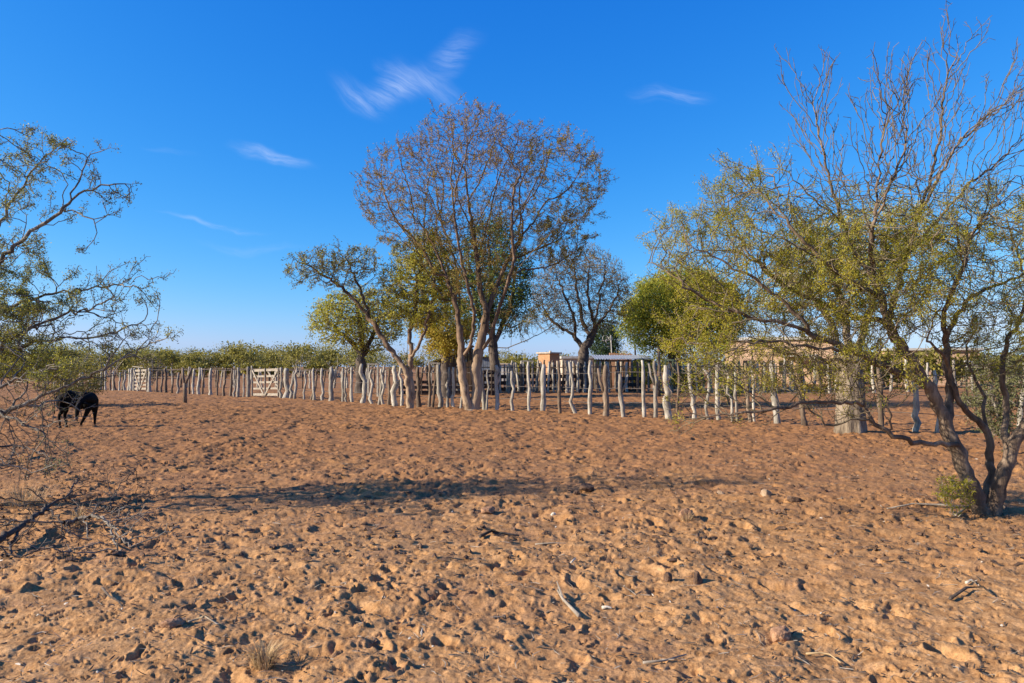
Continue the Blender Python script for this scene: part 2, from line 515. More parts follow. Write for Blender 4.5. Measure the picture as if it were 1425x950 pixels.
# ------------------------------------------------------------------ ground
def make_ground():
    ys = [-400.0, -120.0, -40.0, -14.0, -5.0, -2.0, 0.0, 1.0, 1.8, 2.3, 2.7, 3.0]
    y = 3.0
    while y < 26:
        dy = min(0.62 * y * y / 1183.0 + 0.0045, 0.042)
        y += dy
        ys.append(y)
    while y < 70:
        y += 0.04 + (y - 26) * 0.012
        ys.append(y)
    while y < 5000:
        y *= 1.09
        ys.append(y)
    ys = np.array(ys)
    nc = 820
    uc = np.linspace(-0.80, 0.80, nc)
    step = np.cumsum(0.0025 * 1.28 ** np.arange(26))
    uo = np.concatenate([-(0.80 + step)[::-1], uc, 0.80 + step])
    wid = np.maximum(ys, 3.2)
    wid = np.where(ys < 0, 3.2 + np.abs(ys) * 1.2, wid)
    XX = uo[None, :] * wid[:, None]
    YY = np.repeat(ys[:, None], len(uo), 1)
    core = (ys > -3) & (ys < 92)
    Z = np.zeros_like(XX)
    Z[core] = ground_h(XX[core], YY[core])
    outer = np.clip((np.abs(uo) - 1.0) / 0.5, 0, 1)[None, :]
    Z = Z * (1 - outer)
    Z[~core] = macro(XX[~core], YY[~core]) * np.clip(1.2 - np.abs(YY[~core]) / 600.0, 0, 1)
    V = np.stack([XX, YY, Z], -1).reshape(-1, 3)
    nr, ncol = XX.shape
    i = np.arange(nr - 1)[:, None] * ncol + np.arange(ncol - 1)[None, :]
    Fq = np.stack([i, i + 1, i + 1 + ncol, i + ncol], -1).reshape(-1, 4)
    me = mesh_np('ground', V, [Fq])
    print('ground verts', len(V))
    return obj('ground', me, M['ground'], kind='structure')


make_ground()


# ------------------------------------------------------------------ tree engine
def ell(px, py, rx, ry, d, rd, n, shell=0.0, rs=RS):
    """n points in an ellipsoid given by its outline in the photo and its depth radius"""
    v_ = rs.normal(size=(n, 3))
    v_ /= np.linalg.norm(v_, axis=1)[:, None]
    r = rs.rand(n) ** (1 / 3.0)
    r = shell + (1 - shell) * r if shell else r
    c = P(px, py, d)
    k = d / F_PX
    return c + v_ * r[:, None] * np.array((rx * k, rd, ry * k))


def resample(pts, step, jit, rs):
    pts = [np.asarray(p, float) for p in pts]
    # catmull-rom smoothing
    out = []
    n = len(pts)
    for i in range(n - 1):
        p0, p1, p2, p3 = pts[max(i - 1, 0)], pts[i], pts[i + 1], pts[min(i + 2, n - 1)]
        L = np.linalg.norm(p2 - p1)
        k = max(1, int(round(L / step)))
        for j in range(k):
            t = j / k
            q = 0.5 * ((2 * p1) + (-p0 + p2) * t + (2 * p0 - 5 * p1 + 4 * p2 - p3) * t * t + (-p0 + 3 * p1 - 3 * p2 + p3) * t ** 3)
            out.append(q + (rs.normal(size=3) * jit if (i or j) else 0))
    out.append(pts[-1])
    return out


LIMB_END = []


def colonize(limbs, attr, step, di, dk, iters=120, seed=1, jit=0.15, trop=(0, 0, 0.1), limb_jit=0.01, inertia=0.5, crook=0.0):
    rs = np.random.RandomState(seed)
    pos, par = [], []
    LIMB_END.clear()
    for li, lb in enumerate(limbs):
        pts = resample(lb, step, limb_jit, rs)
        if li == 0:
            prev = -1
        else:
            A = np.array(pos)
            prev = int(np.argmin(((A - pts[0]) ** 2).sum(1)))
            pts = pts[1:]
        for p in pts:
            pos.append(p)
            par.append(prev)
            prev = len(pos) - 1
        LIMB_END.append(prev)
    pos = np.array(pos)
    par = np.array(par)
    trop = np.array(trop)
    N = len(attr)
    attr = np.asarray(attr)
    near = np.zeros(N, int)
    nd = np.full(N, 1e9)

    def upd(p, i0):
        nonlocal near, nd
        for c in range(0, len(p), 400):
            q = p[c:c + 400]
            d2 = ((attr[:, None, :] - q[None]) ** 2).sum(2)
            j = d2.argmin(1)
            m = d2[np.arange(N), j]
            b = m < nd
            nd = np.where(b, m, nd)
            near = np.where(b, i0 + c + j, near)
    upd(pos, 0)
    alive = nd > dk * dk
    pdir = np.zeros_like(pos)
    ok = par >= 0
    pdir[ok] = pos[ok] - pos[par[ok]]
    nch = np.bincount(par[ok], minlength=len(pos))
    for it in range(iters):
        act = alive & (nd < di * di)
        if not act.any():
            if alive.any() and it < 3:
                act = alive & (nd <= nd[alive].min() * 1.5)
            else:
                break
        idx = near[act]
        dv = attr[act] - pos[idx]
        dv /= np.linalg.norm(dv, axis=1)[:, None] + 1e-9
        uq, inv = np.unique(idx, return_inverse=True)
        acc = np.zeros((len(uq), 3))
        np.add.at(acc, inv, dv)
        acc /= np.linalg.norm(acc, axis=1)[:, None] + 1e-9
        pd = pdir[uq] / (np.linalg.norm(pdir[uq], axis=1)[:, None] + 1e-9)
        g = acc + inertia * pd * (nch[uq] == 0)[:, None] + trop + rs.normal(size=acc.shape) * jit
        g /= np.linalg.norm(g, axis=1)[:, None] + 1e-9
        new = pos[uq] + g * step
        keep = nch[uq] < 3
        if not keep.any():
            break
        new, src, g = new[keep], uq[keep], g[keep]
        i0 = len(pos)
        pos = np.vstack([pos, new])
        par = np.concatenate([par, src])
        pdir = np.vstack([pdir, g * step])
        nch = np.concatenate([nch, np.zeros(len(src), int)])
        np.add.at(nch, src, 1)
        upd(new, i0)
        alive &= nd > dk * dk
    if crook:
        lim = np.arange(len(pos)) >= 0
        pos = pos + rs.normal(size=pos.shape) * crook * (par >= 0)[:, None]
    return pos, par


def weights(par):
    w = np.ones(len(par))
    for i in range(len(par) - 1, 0, -1):
        if par[i] >= 0:
            w[par[i]] += w[i]
    return w


def add_twigs(pos, par, per, length, rs, maxw=6, up=0.15, rounds=1, prob=1.0):
    for _ in range(rounds):
        w = weights(par)
        c = np.where((w <= maxw) & (par >= 0))[0]
        c = np.repeat(c, per)
        c = c[rs.rand(len(c)) < prob]
        d = pos[c] - pos[par[c]]
        d /= np.linalg.norm(d, axis=1)[:, None] + 1e-9
        g = d * 0.75 + rs.normal(size=d.shape) * 0.55 + np.array((0, 0, up))
        g /= np.linalg.norm(g, axis=1)[:, None] + 1e-9
        L = length * (0.5 + rs.rand(len(c)))[:, None]
        pos = np.vstack([pos, pos[c] + g * L])
        par = np.concatenate([par, c])
    return pos, par


def add_sprays(pos, par, prob, segs, length, rs, center, out=0.35, up=0.12, maxw=3, noise=0.35):
    w = weights(par)
    c = np.where((w <= maxw) & (par >= 0))[0]
    c = c[rs.rand(len(c)) < prob]
    d = pos[c] - pos[par[c]]
    d /= np.linalg.norm(d, axis=1)[:, None] + 1e-9
    o_ = pos[c] - center
    o_ /= np.linalg.norm(o_, axis=1)[:, None] + 1e-9
    d = d * 0.7 + o_ * out + rs.normal(size=d.shape) * noise * 1.3 + np.array((0, 0, up))
    L_ = length * (0.5 + rs.rand(len(c)))[:, None]
    src, p = c, pos[c]
    for k in range(segs):
        d /= np.linalg.norm(d, axis=1)[:, None] + 1e-9
        p = p + d * L_
        i0 = len(pos)
        pos = np.vstack([pos, p])
        par = np.concatenate([par, src])
        src = np.arange(i0, i0 + len(p))
        d = d + rs.normal(size=d.shape) * noise + np.array((0, 0, up * .5))
        L_ = L_ * 0.85
    return pos, par


def branch_meshes(pos, par, rad, thick, off):
    """returns (thick mesh data, thin mesh data)"""
    n = len(pos)
    main = np.full(n, -1)
    best = np.zeros(n)
    for i in range(n):
        p = par[i]
        if p >= 0 and rad[i] > best[p]:
            best[p] = rad[i]
            main[p] = i
    chain = np.zeros(n, int)
    cstart = []
    for i in range(n):
        p = par[i]
        if p >= 0 and main[p] == i:
            chain[i] = chain[p]
        else:
            chain[i] = len(cstart)
            cstart.append(i)
    cstart = np.array(cstart)
    cdir = pos[cstart] - pos[np.maximum(par[cstart], 0)]
    roots = par[cstart] < 0
    for k in np.where(roots)[0]:
        m_ = main[cstart[k]]
        cdir[k] = pos[m_] - pos[cstart[k]] if m_ >= 0 else (0, 0, 1)
    ax = np.abs(cdir).argmin(1)
    ref = np.eye(3)[ax]
    crad = rad[cstart]
    outs = []
    pdir = np.where((par >= 0)[:, None], pos - pos[np.maximum(par, 0)], 0)
    mdir = np.where((main >= 0)[:, None], pos[np.maximum(main, 0)] - pos, 0)

    def nrm(a):
        return a / (np.linalg.norm(a, axis=1)[:, None] + 1e-9)
    dirs = nrm(nrm(pdir) + nrm(mdir))
    for lo, hi, sides in ((thick * 2.2, 1e9, 10), (thick, thick * 2.2, 6), (thick * 0.4, thick, 4), (0, thick * 0.4, 3)):
        csel = (crad >= lo) & (crad < hi)
        nsel = np.where(csel[chain])[0]
        if not len(nsel):
            outs.append(None)
            continue
        # extra start rings for side chains
        st = cstart[csel & ~roots]
        ring_pos = np.vstack([pos[nsel], pos[par[st]]])
        ring_dir = np.vstack([dirs[nsel], nrm(pos[st] - pos[par[st]])])
        ring_rad = np.concatenate([rad[nsel], rad[st]])
        ring_ref = np.vstack([ref[chain[nsel]], ref[chain[st]]])
        a = nrm(np.cross(ring_dir, ring_ref))
        b_ = nrm(np.cross(ring_dir, a))
        t = np.arange(sides) * 2 * np.pi / sides
        V = ring_pos[:, None, :] + ring_rad[:, None, None] * (np.cos(t)[None, :, None] * a[:, None, :] + np.sin(t)[None, :, None] * b_[:, None, :])
        rid = np.full(n, -1)
        rid[nsel] = np.arange(len(nsel))
        inner = nsel[(par[nsel] >= 0)]
        inner = inner[main[par[inner]] == inner]
        pa = np.concatenate([rid[par[inner]], len(nsel) + np.arange(len(st))])
        pb = np.concatenate([rid[inner], rid[st]])
        k = np.arange(sides)
        k2 = (k + 1) % sides
        Fq = np.stack([pa[:, None] * sides + k, pa[:, None] * sides + k2, pb[:, None] * sides + k2, pb[:, None] * sides + k], -1).reshape(-1, 4)
        outs.append((V.reshape(-1, 3) - off, Fq))

    def join(ls):
        ls = [q for q in ls if q is not None]
        if not ls:
            return None
        vs, fs, o = [], [], 0
        for v_, f_ in ls:
            vs.append(v_)
            fs.append(f_ + o)
            o += len(v_)
        return np.vstack(vs), np.vstack(fs)
    return join(outs[:2]), join(outs[2:])


def leaf_quads(c, length, width, rs, dirs=None, droop=0.0):
    n = len(c)
    d = rs.normal(size=(n, 3))
    if dirs is not None:
        d = d * 0.6 + dirs
    d[:, 2] -= droop
    d /= np.linalg.norm(d, axis=1)[:, None] + 1e-9
    s_ = np.cross(d, rs.normal(size=(n, 3)))
    s_ /= np.linalg.norm(s_, axis=1)[:, None] + 1e-9
    L = length * (0.6 + 0.8 * rs.rand(n))[:, None]
    w = width * (0.6 + 0.8 * rs.rand(n))[:, None]
    V = np.stack([c, c + d * L * 0.5 + s_ * w * 0.5, c + d * L, c + d * L * 0.5 - s_ * w * 0.5], 1)
    Fq = np.arange(n * 4).reshape(n, 4)
    return V.reshape(-1, 3), Fq


def leaf_positions(pos, par, w, n, maxw, spread, rs, mask=None):
    c = np.where((w <= maxw) & (par >= 0))[0]
    if mask is not None:
        pr = mask(pos[c], rs)
        c = c[rs.rand(len(c)) < pr]
    if not len(c):
        return np.zeros((0, 3))
    k = rs.choice(c, n)
    t = rs.rand(n)[:, None]
    q = pos[k] * t + pos[par[k]] * (1 - t)
    return q + rs.normal(size=(n, 3)) * spread


def tree(name, label, base, limbs, attr, R0, r0, step, di, dk, bark_m, twig_m, seed=1, iters=120, jit=0.15, trop=(0, 0, 0.1),
         thick=0.03, twigs=(2, 0.2, 1), leaves=None, limb_jit=0.01, crook=0.0, cat='tree', group=None, inertia=0.5,
         twig_prob=1.0, flare=0.35, exp=0.62, spray=None, boost=None, knobs=0.0, name_trunk='trunk'):
    rs = np.random.RandomState(seed + 100)
    pos, par = colonize(limbs, attr, step, di, dk, iters, seed, jit, trop, limb_jit, inertia, crook)
    if spray:
        ctr = np.array(base, float) + (0, 0, 1.0)
        pos, par = add_sprays(pos, par, spray[0], spray[1], spray[2], rs, ctr, *spray[3:])
    if twigs:
        pos, par = add_twigs(pos, par, twigs[0], twigs[1], rs, rounds=twigs[2], prob=twig_prob)
    w = weights(par)
    w0 = w.copy()
    if boost:
        ex = np.zeros(len(w))
        for li, fr in boost.items():
            i = LIMB_END[li]
            tot_n = len(pos)
            # extra girth, shrinking along the limb towards its tip
            path = [i]
            while par[path[-1]] >= 0:
                path.append(par[path[-1]])
            path = path[::-1]
            for k_, nd_ in enumerate(path):
                ex[nd_] = max(ex[nd_], fr * tot_n * (1 - k_ / len(path)) ** 1.5) if nd_ != path[0] else ex[nd_]
        w = w + ex
    q_ = np.minimum(w / w0.max(), 1.25)
    w = w0
    rad = r0 + (R0 - r0) * (q_ ** exp) * 0.999
    base = np.asarray(base, float)
    hz = np.clip((pos[:, 2] - base[2]) / 0.5, 0, 1)
    rad *= np.where(rad > thick * 1.5, 1 + flare * (1 - hz) ** 2, 1)
    if knobs:
        rad *= 1 + knobs * rs.normal(size=len(rad)) * (rad > thick)
    big, thin = branch_meshes(pos, par, rad, thick, base)
    root = thing(name, tuple(base), label, cat, group)
    if big:
        obj(name_trunk, mesh_np('trunk', big[0], [big[1]]), bark_m, root)
    if thin:
        obj('branches', mesh_np('branches', thin[0], [thin[1]]), twig_m, root, 'stuff')
    for lv in (leaves or []):
        q = leaf_positions(pos, par, w, lv['n'], lv.get('maxw', 8), lv['spread'], rs, lv.get('mask'))
        if len(q):
            v_, f_ = leaf_quads(q - base, lv['len'], lv['wid'], rs, droop=lv.get('droop', 0))
            obj('foliage', mesh_np('foliage', v_, [f_], False), lv['mat'], root, 'stuff')
    print(name, 'nodes', len(pos))
    return root, pos, par, w


def L(d, *pts):
    """limb: (px, py[, depth offset]) points at depth d"""
    return [P(p[0], p[1], d + (p[2] if len(p) > 2 else 0)) for p in pts]


def fan(d, seed, specs, dj=0.3, wob=4.0):
    """side shoots: each spec = (start px, start py, start depth offset, end px, end py)"""
    rs_ = np.random.RandomState(seed)
    out = []
    for (x0, y0, d0, x1, y1) in specs:
        dd = rs_.normal() * dj
        pts = []
        for t in (0, .35, .7, 1):
            pts.append(P(x0 + (x1 - x0) * t + (rs_.normal() * wob if 0 < t < 1 else 0), y0 + (y1 - y0) * t + (rs_.normal() * wob if 0 < t < 1 else 0), d + d0 + dd * t))
        out.append(pts)
    return out


def shoots(d, seed, leader, d0, n, lo=0.25, ln=(35, 80), side=0.55, dj=0.25):
    """slender upright shoots along a leader given by its photo pixels"""
    rs_ = np.random.RandomState(seed)
    sp = []
    for i in range(n):
        t = lo + (0.97 - lo) * (i + rs_.rand()) / n
        k = t * (len(leader) - 1)
        j = min(int(k), len(leader) - 2)
        f = k - j
        x = leader[j][0] * (1 - f) + leader[j + 1][0] * f
        y = leader[j][1] * (1 - f) + leader[j + 1][1] * f
        dx, dy = leader[j + 1][0] - leader[j][0], leader[j + 1][1] - leader[j][1]
        q = math.hypot(dx, dy)
        dx, dy = dx / q, dy / q
        sgn = 1 if i % 2 else -1
        vx, vy = dx + sgn * side * -dy * (.6 + .8 * rs_.rand()), dy + sgn * side * dx * (.6 + .8 * rs_.rand()) - .25
        q = math.hypot(vx, vy)
        L_ = (ln[0] + (ln[1] - ln[0]) * rs_.rand()) * (1.15 - .45 * t)
        sp.append((x, y, d0, x + vx / q * L_, y + vy / q * L_))
    return fan(d, seed + 1, sp, dj, 2.0)


def base_at(px, d, sink=0.05):
    x = X(px, d)
    return np.array((x, d, gz(x, d) - sink))


# ---------------------------------------- tall bare tree in the middle
d = 27.4
b0 = base_at(656, d)
limbs = [[b0] + L(d, (662, 560), (664, 540), (662, 515), (666, 490), (672, 465), (676, 435), (668, 400), (664, 360), (658, 320), (652, 280), (648, 240), (650, 200)),
         [b0 + (0.02, 0, 0.0)] + L(d, (650, 560, -.1), (646, 540, -.1), (642, 512, -.1), (641, 485), (639, 455), (633, 422), (621, 385), (605, 345), (588, 315), (562, 285)),
         L(d, (676, 440), (690, 400, .3), (705, 365, .5), (722, 335, .5), (745, 305, .6), (775, 280, .5)),
         L(d, (668, 490), (682, 470, -.4), (694, 430, -.8), (705, 395, -1.2), (715, 360, -1.4), (712, 310, -1.6), (716, 260, -1.6)),
         L(d, (639, 455), (634, 420, .5), (636, 380, 1), (625, 340, 1.3), (612, 300, 1.5), (605, 250, 1.6)),
         L(d, (641, 500), (654, 480, -.3), (660, 440, -.8), (652, 400, -1.2), (640, 350, -1.6), (632, 300, -1.8), (628, 250, -2.0)),
         L(d, (672, 480), (700, 484, -.4), (722, 478, -.5), (748, 466, -.4), (770, 452, -.3)),
         L(d, (621, 385), (600, 365, -.5), (572, 345, -.6), (548, 325, -.5)),
         L(d, (705, 365, .5), (740, 350, 1.0), (775, 335, 1.2), (800, 310, 1.0)),
         L(d, (658, 320), (680, 280, .6), (700, 235, .6), (715, 205, .5))]
rs = np.random.RandomState(77)
for (x0, y0, d0, x1, y1) in [(606, 385, 0, 530, 250), (620, 420, 0, 545, 300), (578, 315, 0, 555, 215), (590, 350, 0, 600, 230), (636, 380, 1, 585, 245), (612, 300, 1.5, 620, 190),
                             (605, 250, 1.6, 590, 190), (658, 320, 0, 625, 200), (652, 280, 0, 690, 175), (648, 240, 0, 625, 165), (668, 400, 0, 700, 260), (705, 365, .5, 735, 230),
                             (722, 335, .5, 765, 215), (745, 305, .6, 800, 250), (716, 310, -1.6, 755, 200), (716, 260, -1.6, 720, 195), (705, 395, -1.2, 770, 320), (652, 400, -1.2, 600, 300),
                             (640, 350, -1.6, 575, 260), (632, 300, -1.8, 655, 190), (690, 400, .3, 800, 350), (740, 350, 1, 825, 275), (775, 335, 1.2, 815, 300), (633, 455, 0, 560, 400),
                             (676, 435, 0, 735, 390), (668, 470, 0, 660, 350), (628, 250, -2, 640, 170), (664, 360, 0, 690, 220)]:
    limbs += fan(d, int(x1), [(x0, y0, d0, x1, y1)], 0.9, 6.0)
at = np.vstack([ell(655, 245, 88, 95, d, 2.8, 1300, .55), ell(572, 275, 70, 78, d, 2.2, 1000, .55), ell(768, 262, 74, 74, d, 2.3, 1100, .55),
                ell(655, 200, 68, 50, d, 1.8, 500), ell(655, 350, 75, 90, d, 2.2, 480), ell(765, 335, 60, 40, d, 1.8, 260),
                ell(540, 275, 38, 42, d, 1.2, 200), ell(725, 450, 42, 30, d, 1.0, 60), ell(725, 215, 45, 38, d, 1.5, 250)])
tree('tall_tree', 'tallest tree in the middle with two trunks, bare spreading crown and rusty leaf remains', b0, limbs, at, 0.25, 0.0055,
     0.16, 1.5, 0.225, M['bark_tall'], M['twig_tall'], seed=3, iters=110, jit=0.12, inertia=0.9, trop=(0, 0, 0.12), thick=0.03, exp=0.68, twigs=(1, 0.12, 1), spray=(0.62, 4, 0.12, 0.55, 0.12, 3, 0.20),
     leaves=[dict(n=38000, spread=0.03, len=0.062, wid=0.023, mat=M['leaf_rust'], maxw=6, droop=.3),
             dict(n=17000, spread=0.05, len=0.08, wid=0.03, mat=M['leaf_olive'], maxw=6,
                  mask=lambda p, rs: np.clip(0.55 - (p[:, 2] - 4.0) / 9 + 0.5 * (p[:, 0] > 0.6), 0.02, 1))],
     limb_jit=0.013, crook=0.010, boost={0: .12, 1: .10})

# ---------------------------------------- leaning tree left of it
d = 28.6
b0 = base_at(570, d)
limbs = [[b0] + L(d, (569, 545), (566, 520), (560, 508), (545, 490), (530, 466), (514, 442), (500, 425), (480, 405), (455, 385), (432, 372), (412, 362)),
         [b0] + L(d, (573, 545, .1), (571, 515, .1), (572, 490), (570, 465), (575, 440), (580, 410), (578, 380)),
         L(d, (571, 500), (582, 480, -.3), (592, 455, -.5), (600, 420, -.6), (606, 380, -.6)),
         L(d, (514, 442), (502, 405, .3), (490, 378, .4), (480, 355, .4)),
         L(d, (530, 466), (505, 458, -.3), (480, 452, -.5), (455, 455, -.6))]
at = np.vstack([ell(465, 375, 65, 28, d, 1.4, 560), ell(490, 365, 38, 24, d, 1.2, 200), ell(425, 370, 28, 20, d, 0.8, 120),
                ell(580, 400, 55, 60, d, 1.6, 700), ell(600, 350, 35, 30, d, 1.0, 180), ell(545, 420, 40, 40, d, 1.2, 200)])
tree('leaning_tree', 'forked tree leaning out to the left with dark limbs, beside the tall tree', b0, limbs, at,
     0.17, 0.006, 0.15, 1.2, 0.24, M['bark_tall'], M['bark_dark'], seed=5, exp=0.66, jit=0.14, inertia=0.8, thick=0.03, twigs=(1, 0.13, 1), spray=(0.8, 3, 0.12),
     leaves=[dict(n=13000, spread=0.07, len=0.085, wid=0.035, mat=M['leaf_lime'], mask=lambda p, rs: np.clip((p[:, 0] + 5.4) / 1.5, 0.10, 1)),
             dict(n=13000, spread=0.05, len=0.08, wid=0.034, mat=M['leaf_olive'])], limb_jit=0.03, crook=0.012)

# ---------------------------------------- thick forked tree behind the fence, left
d = 45.0
b0 = base_at(502, d)
limbs = [[b0] + L(d, (502, 520), (503, 500), (498, 488), (488, 475), (474, 462), (460, 450)),
         L(d, (503, 500), (512, 482, .3), (520, 465, .4), (528, 445, .4)),
         L(d, (503, 500), (503, 470, -.4), (500, 440, -.6), (495, 415, -.6))]
at = np.vstack([ell(480, 445, 52, 40, d, 2.4, 700), ell(525, 450, 38, 45, d, 2.0, 450), ell(492, 420, 35, 25, d, 1.5, 200)])
tree('round_tree', 'short thick-trunked tree with pale green round crown behind the fence, left of the leaning tree', b0, limbs, at,
     0.31, 0.010, 0.24, 1.8, 0.38, M['bark_dark'], M['bark_grey'], seed=8, thick=0.05, twigs=(1, 0.25, 1),
     leaves=[dict(n=13000, spread=0.16, len=0.15, wid=0.06, mat=M['leaf_lime'])], crook=0.02, limb_jit=0.03)

# ---------------------------------------- trees behind the tall tree
d = 38.0
b0 = base_at(622, d)
limbs = [[b0] + L(d, (621, 520), (620, 500), (612, 480), (602, 455), (592, 420), (585, 390)),
         L(d, (620, 500), (630, 475, .4), (638, 445, .6), (640, 400, .6))]
at = np.vstack([ell(590, 400, 48, 65, d, 2.2, 500), ell(622, 455, 40, 40, d, 1.8, 350), ell(600, 350, 32, 30, d, 1.5, 150)])
tree('yellow_tree', 'yellow-green leafy tree close behind the tall tree, left of its trunks', b0, limbs, at, 0.26, 0.010, 0.22, 1.6, 0.36,
     M['bark_dark'], M['bark_grey'], seed=12, thick=0.045, twigs=(1, 0.22, 1),
     leaves=[dict(n=9000, spread=0.16, len=0.13, wid=0.05, mat=M['leaf_lime']),
             dict(n=9000, spread=0.18, len=0.14, wid=0.055, mat=M['leaf_yellow'], mask=lambda p, rs: np.clip((4.6 - p[:, 2]) / 1.5, 0.03, 1))], crook=0.02)
d = 44.0
b0 = base_at(688, d)
limbs = [[b0] + L(d, (688, 510), (686, 470), (684, 430), (682, 380), (680, 330)),
         L(d, (687, 480), (700, 450), (712, 420), (716, 380)), L(d, (687, 470), (668, 440), (658, 400), (652, 360))]
at = np.vstack([ell(685, 375, 50, 80, d, 2.4, 650), ell(708, 400, 40, 60, d, 2.0, 380), ell(655, 420, 40, 55, d, 2.0, 320)])
tree('dark_green_tree', 'dense dark green tree showing through the bare crown of the tall tree', b0, limbs, at, 0.30, 0.012, 0.26, 2.0, 0.42,
     M['bark_dark'], M['bark_dark'], seed=14, thick=0.05, twigs=(1, 0.25, 1),
     leaves=[dict(n=17000, spread=0.20, len=0.16, wid=0.06, mat=M['leaf_dark']), dict(n=7000, spread=0.22, len=0.16, wid=0.06, mat=M['leaf_green'])], crook=0.02)

# ---------------------------------------- bare dark tree right of centre
d = 48.0
b0 = base_at(812, d)
limbs = [[b0] + L(d, (812, 520), (811, 500), (813, 488), (823, 470), (829, 450), (832, 425), (838, 395), (842, 370)),
         L(d, (813, 490), (803, 472), (792, 462), (775, 452), (762, 440), (755, 425)),
         L(d, (823, 470), (812, 450, .5), (806, 420, .8), (800, 390, .8), (798, 365, .8)),
         L(d, (829, 455), (845, 435, .4), (856, 415, .5), (862, 395, .5)),
         L(d, (803, 472), (798, 440, -.6), (785, 410, -.8), (775, 385, -.8)),
         L(d, (829, 455), (822, 430, -.8), (818, 400, -1), (820, 365, -1))]
at = np.vstack([ell(808, 410, 70, 60, d, 2.8, 2300, .4), ell(815, 375, 40, 30, d, 1.8, 300), ell(765, 430, 30, 35, d, 1.5, 220), ell(860, 405, 20, 30, d, 1.2, 120)])
tree('bare_dark_tree', 'wide bare tree with black forked trunk behind the stake fence, right of the tall tree', b0, limbs, at, 0.36, 0.009,
     0.22, 1.9, 0.30, M['bark_dark'], M['twig_tall'], seed=17, exp=0.74, thick=0.05, twigs=(1, 0.2, 1), spray=(0.8, 3, 0.22), inertia=0.8,
     leaves=[dict(n=9000, spread=0.08, len=0.10, wid=0.04, mat=M['leaf_rust']), dict(n=4500, spread=0.1, len=0.11, wid=0.045, mat=M['leaf_olive'])], crook=0.02, limb_jit=0.04)

# ---------------------------------------- dense green tree
d = 52.0
b0 = base_at(940, d)
limbs = [[b0] + L(d, (940, 520), (938, 495), (930, 470), (920, 440), (912, 415)),
         L(d, (938, 495), (950, 470, .5), (962, 440, .6), (975, 410, .6)), L(d, (938, 490), (942, 450, -.8), (945, 420, -1.2), (948, 395, -1.2))]
at = np.vstack([ell(925, 435, 58, 48, d, 3.4, 700), ell(965, 425, 55, 48, d, 3.2, 700), ell(945, 405, 45, 30, d, 2.6, 300),
                ell(890, 450, 28, 38, d, 2.0, 260), ell(1005, 440, 30, 45, d, 2.4, 260), ell(950, 475, 70, 25, d, 3.0, 300)])
tree('dense_green_tree', 'big dense rounded green tree behind the corral, right of the bare dark tree', b0, limbs, at, 0.45, 0.014, 0.32, 2.2, 0.5,
     M['bark_dark'], M['bark_dark'], seed=21, thick=0.06, twigs=(1, 0.3, 1),
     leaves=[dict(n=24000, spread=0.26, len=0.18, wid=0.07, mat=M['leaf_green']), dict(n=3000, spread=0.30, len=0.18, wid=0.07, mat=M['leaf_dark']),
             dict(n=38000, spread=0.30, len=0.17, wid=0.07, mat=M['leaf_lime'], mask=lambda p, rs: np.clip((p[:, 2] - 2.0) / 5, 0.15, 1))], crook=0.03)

# ---------------------------------------- big pale trunk, right, and its thin crown
d = 17.6
b0 = base_at(1182, d, 0.08)
limbs = [[b0] + L(d, (1183, 580), (1184, 555), (1184, 530), (1182, 500), (1178, 465), (1172, 430), (1165, 395), (1158, 360), (1150, 330)),
         L(d, (1184, 530), (1194, 490, .2), (1204, 450, .4), (1216, 410, .5), (1226, 370, .5), (1235, 320, .5)),
         L(d, (1183, 515), (1170, 480, -.2), (1150, 440, -.3), (1125, 405, -.3), (1100, 385, -.2))]
at = np.vstack([ell(1160, 370, 75, 65, d, 1.6, 650), ell(1225, 345, 60, 60, d, 1.5, 450), ell(1110, 395, 50, 45, d, 1.3, 260)])
stout = tree('stout_tree', 'stout tree with pale furrowed trunk in the stake fence, behind the crooked tree', b0, limbs, at,
     0.14, 0.006, 0.14, 1.1, 0.24, M['bark_pale'], M['twig_pale'], seed=25, thick=0.03, twigs=(1, 0.12, 1), spray=(0.7, 3, 0.12), inertia=0.8,
     leaves=[dict(n=22000, spread=0.08, len=0.06, wid=0.02, mat=M['leaf_lime'])], crook=0.01, limb_jit=0.02, flare=0.0, exp=0.5, name_trunk='limbs')[0]

rs = np.random.RandomState(4)
mb = MB()
nn, rows_ = 40, 26
zt_ = P(1184, 488, d)[2] - b0[2]
lob = [(rs.rand() * 6.28, rs.randint(2, 12), .018 * rs.rand() + .008) for _ in range(9)]
ft = rs.normal(size=nn) * .02
for j in range(rows_):
    t_ = j / (rows_ - 1)
    z_ = t_ * zt_
    rad_ = .325 + .055 * (1 - t_) ** 6 - .03 * t_ + (.05 * max(0, t_ - .75) / .25)
    if j == rows_ - 1:
        rad_ *= .75
    for i in range(nn):
        a_ = 6.2832 * i / nn
        k_ = 1 + ft[i] + sum(am_ * math.cos(fq_ * a_ + ph_ + .5 * math.sin(t_ * 5 + ph_)) for ph_, fq_, am_ in lob) * (1.25 - .6 * t_) + .012 * rs.normal()
        mb.v.append((math.cos(a_) * rad_ * k_ + .02 * math.sin(t_ * 4), math.sin(a_) * rad_ * k_ * .9, z_ - .05))
for j in range(rows_ - 1):
    for i in range(nn):
        i2 = (i + 1) % nn
        mb.f.append((j * nn + i, j * nn + i2, (j + 1) * nn + i2, (j + 1) * nn + i))
mb.f.append(tuple((rows_ - 1) * nn + i for i in range(nn)))
mb.build('trunk', M['bark_pale'], stout, smooth=True)

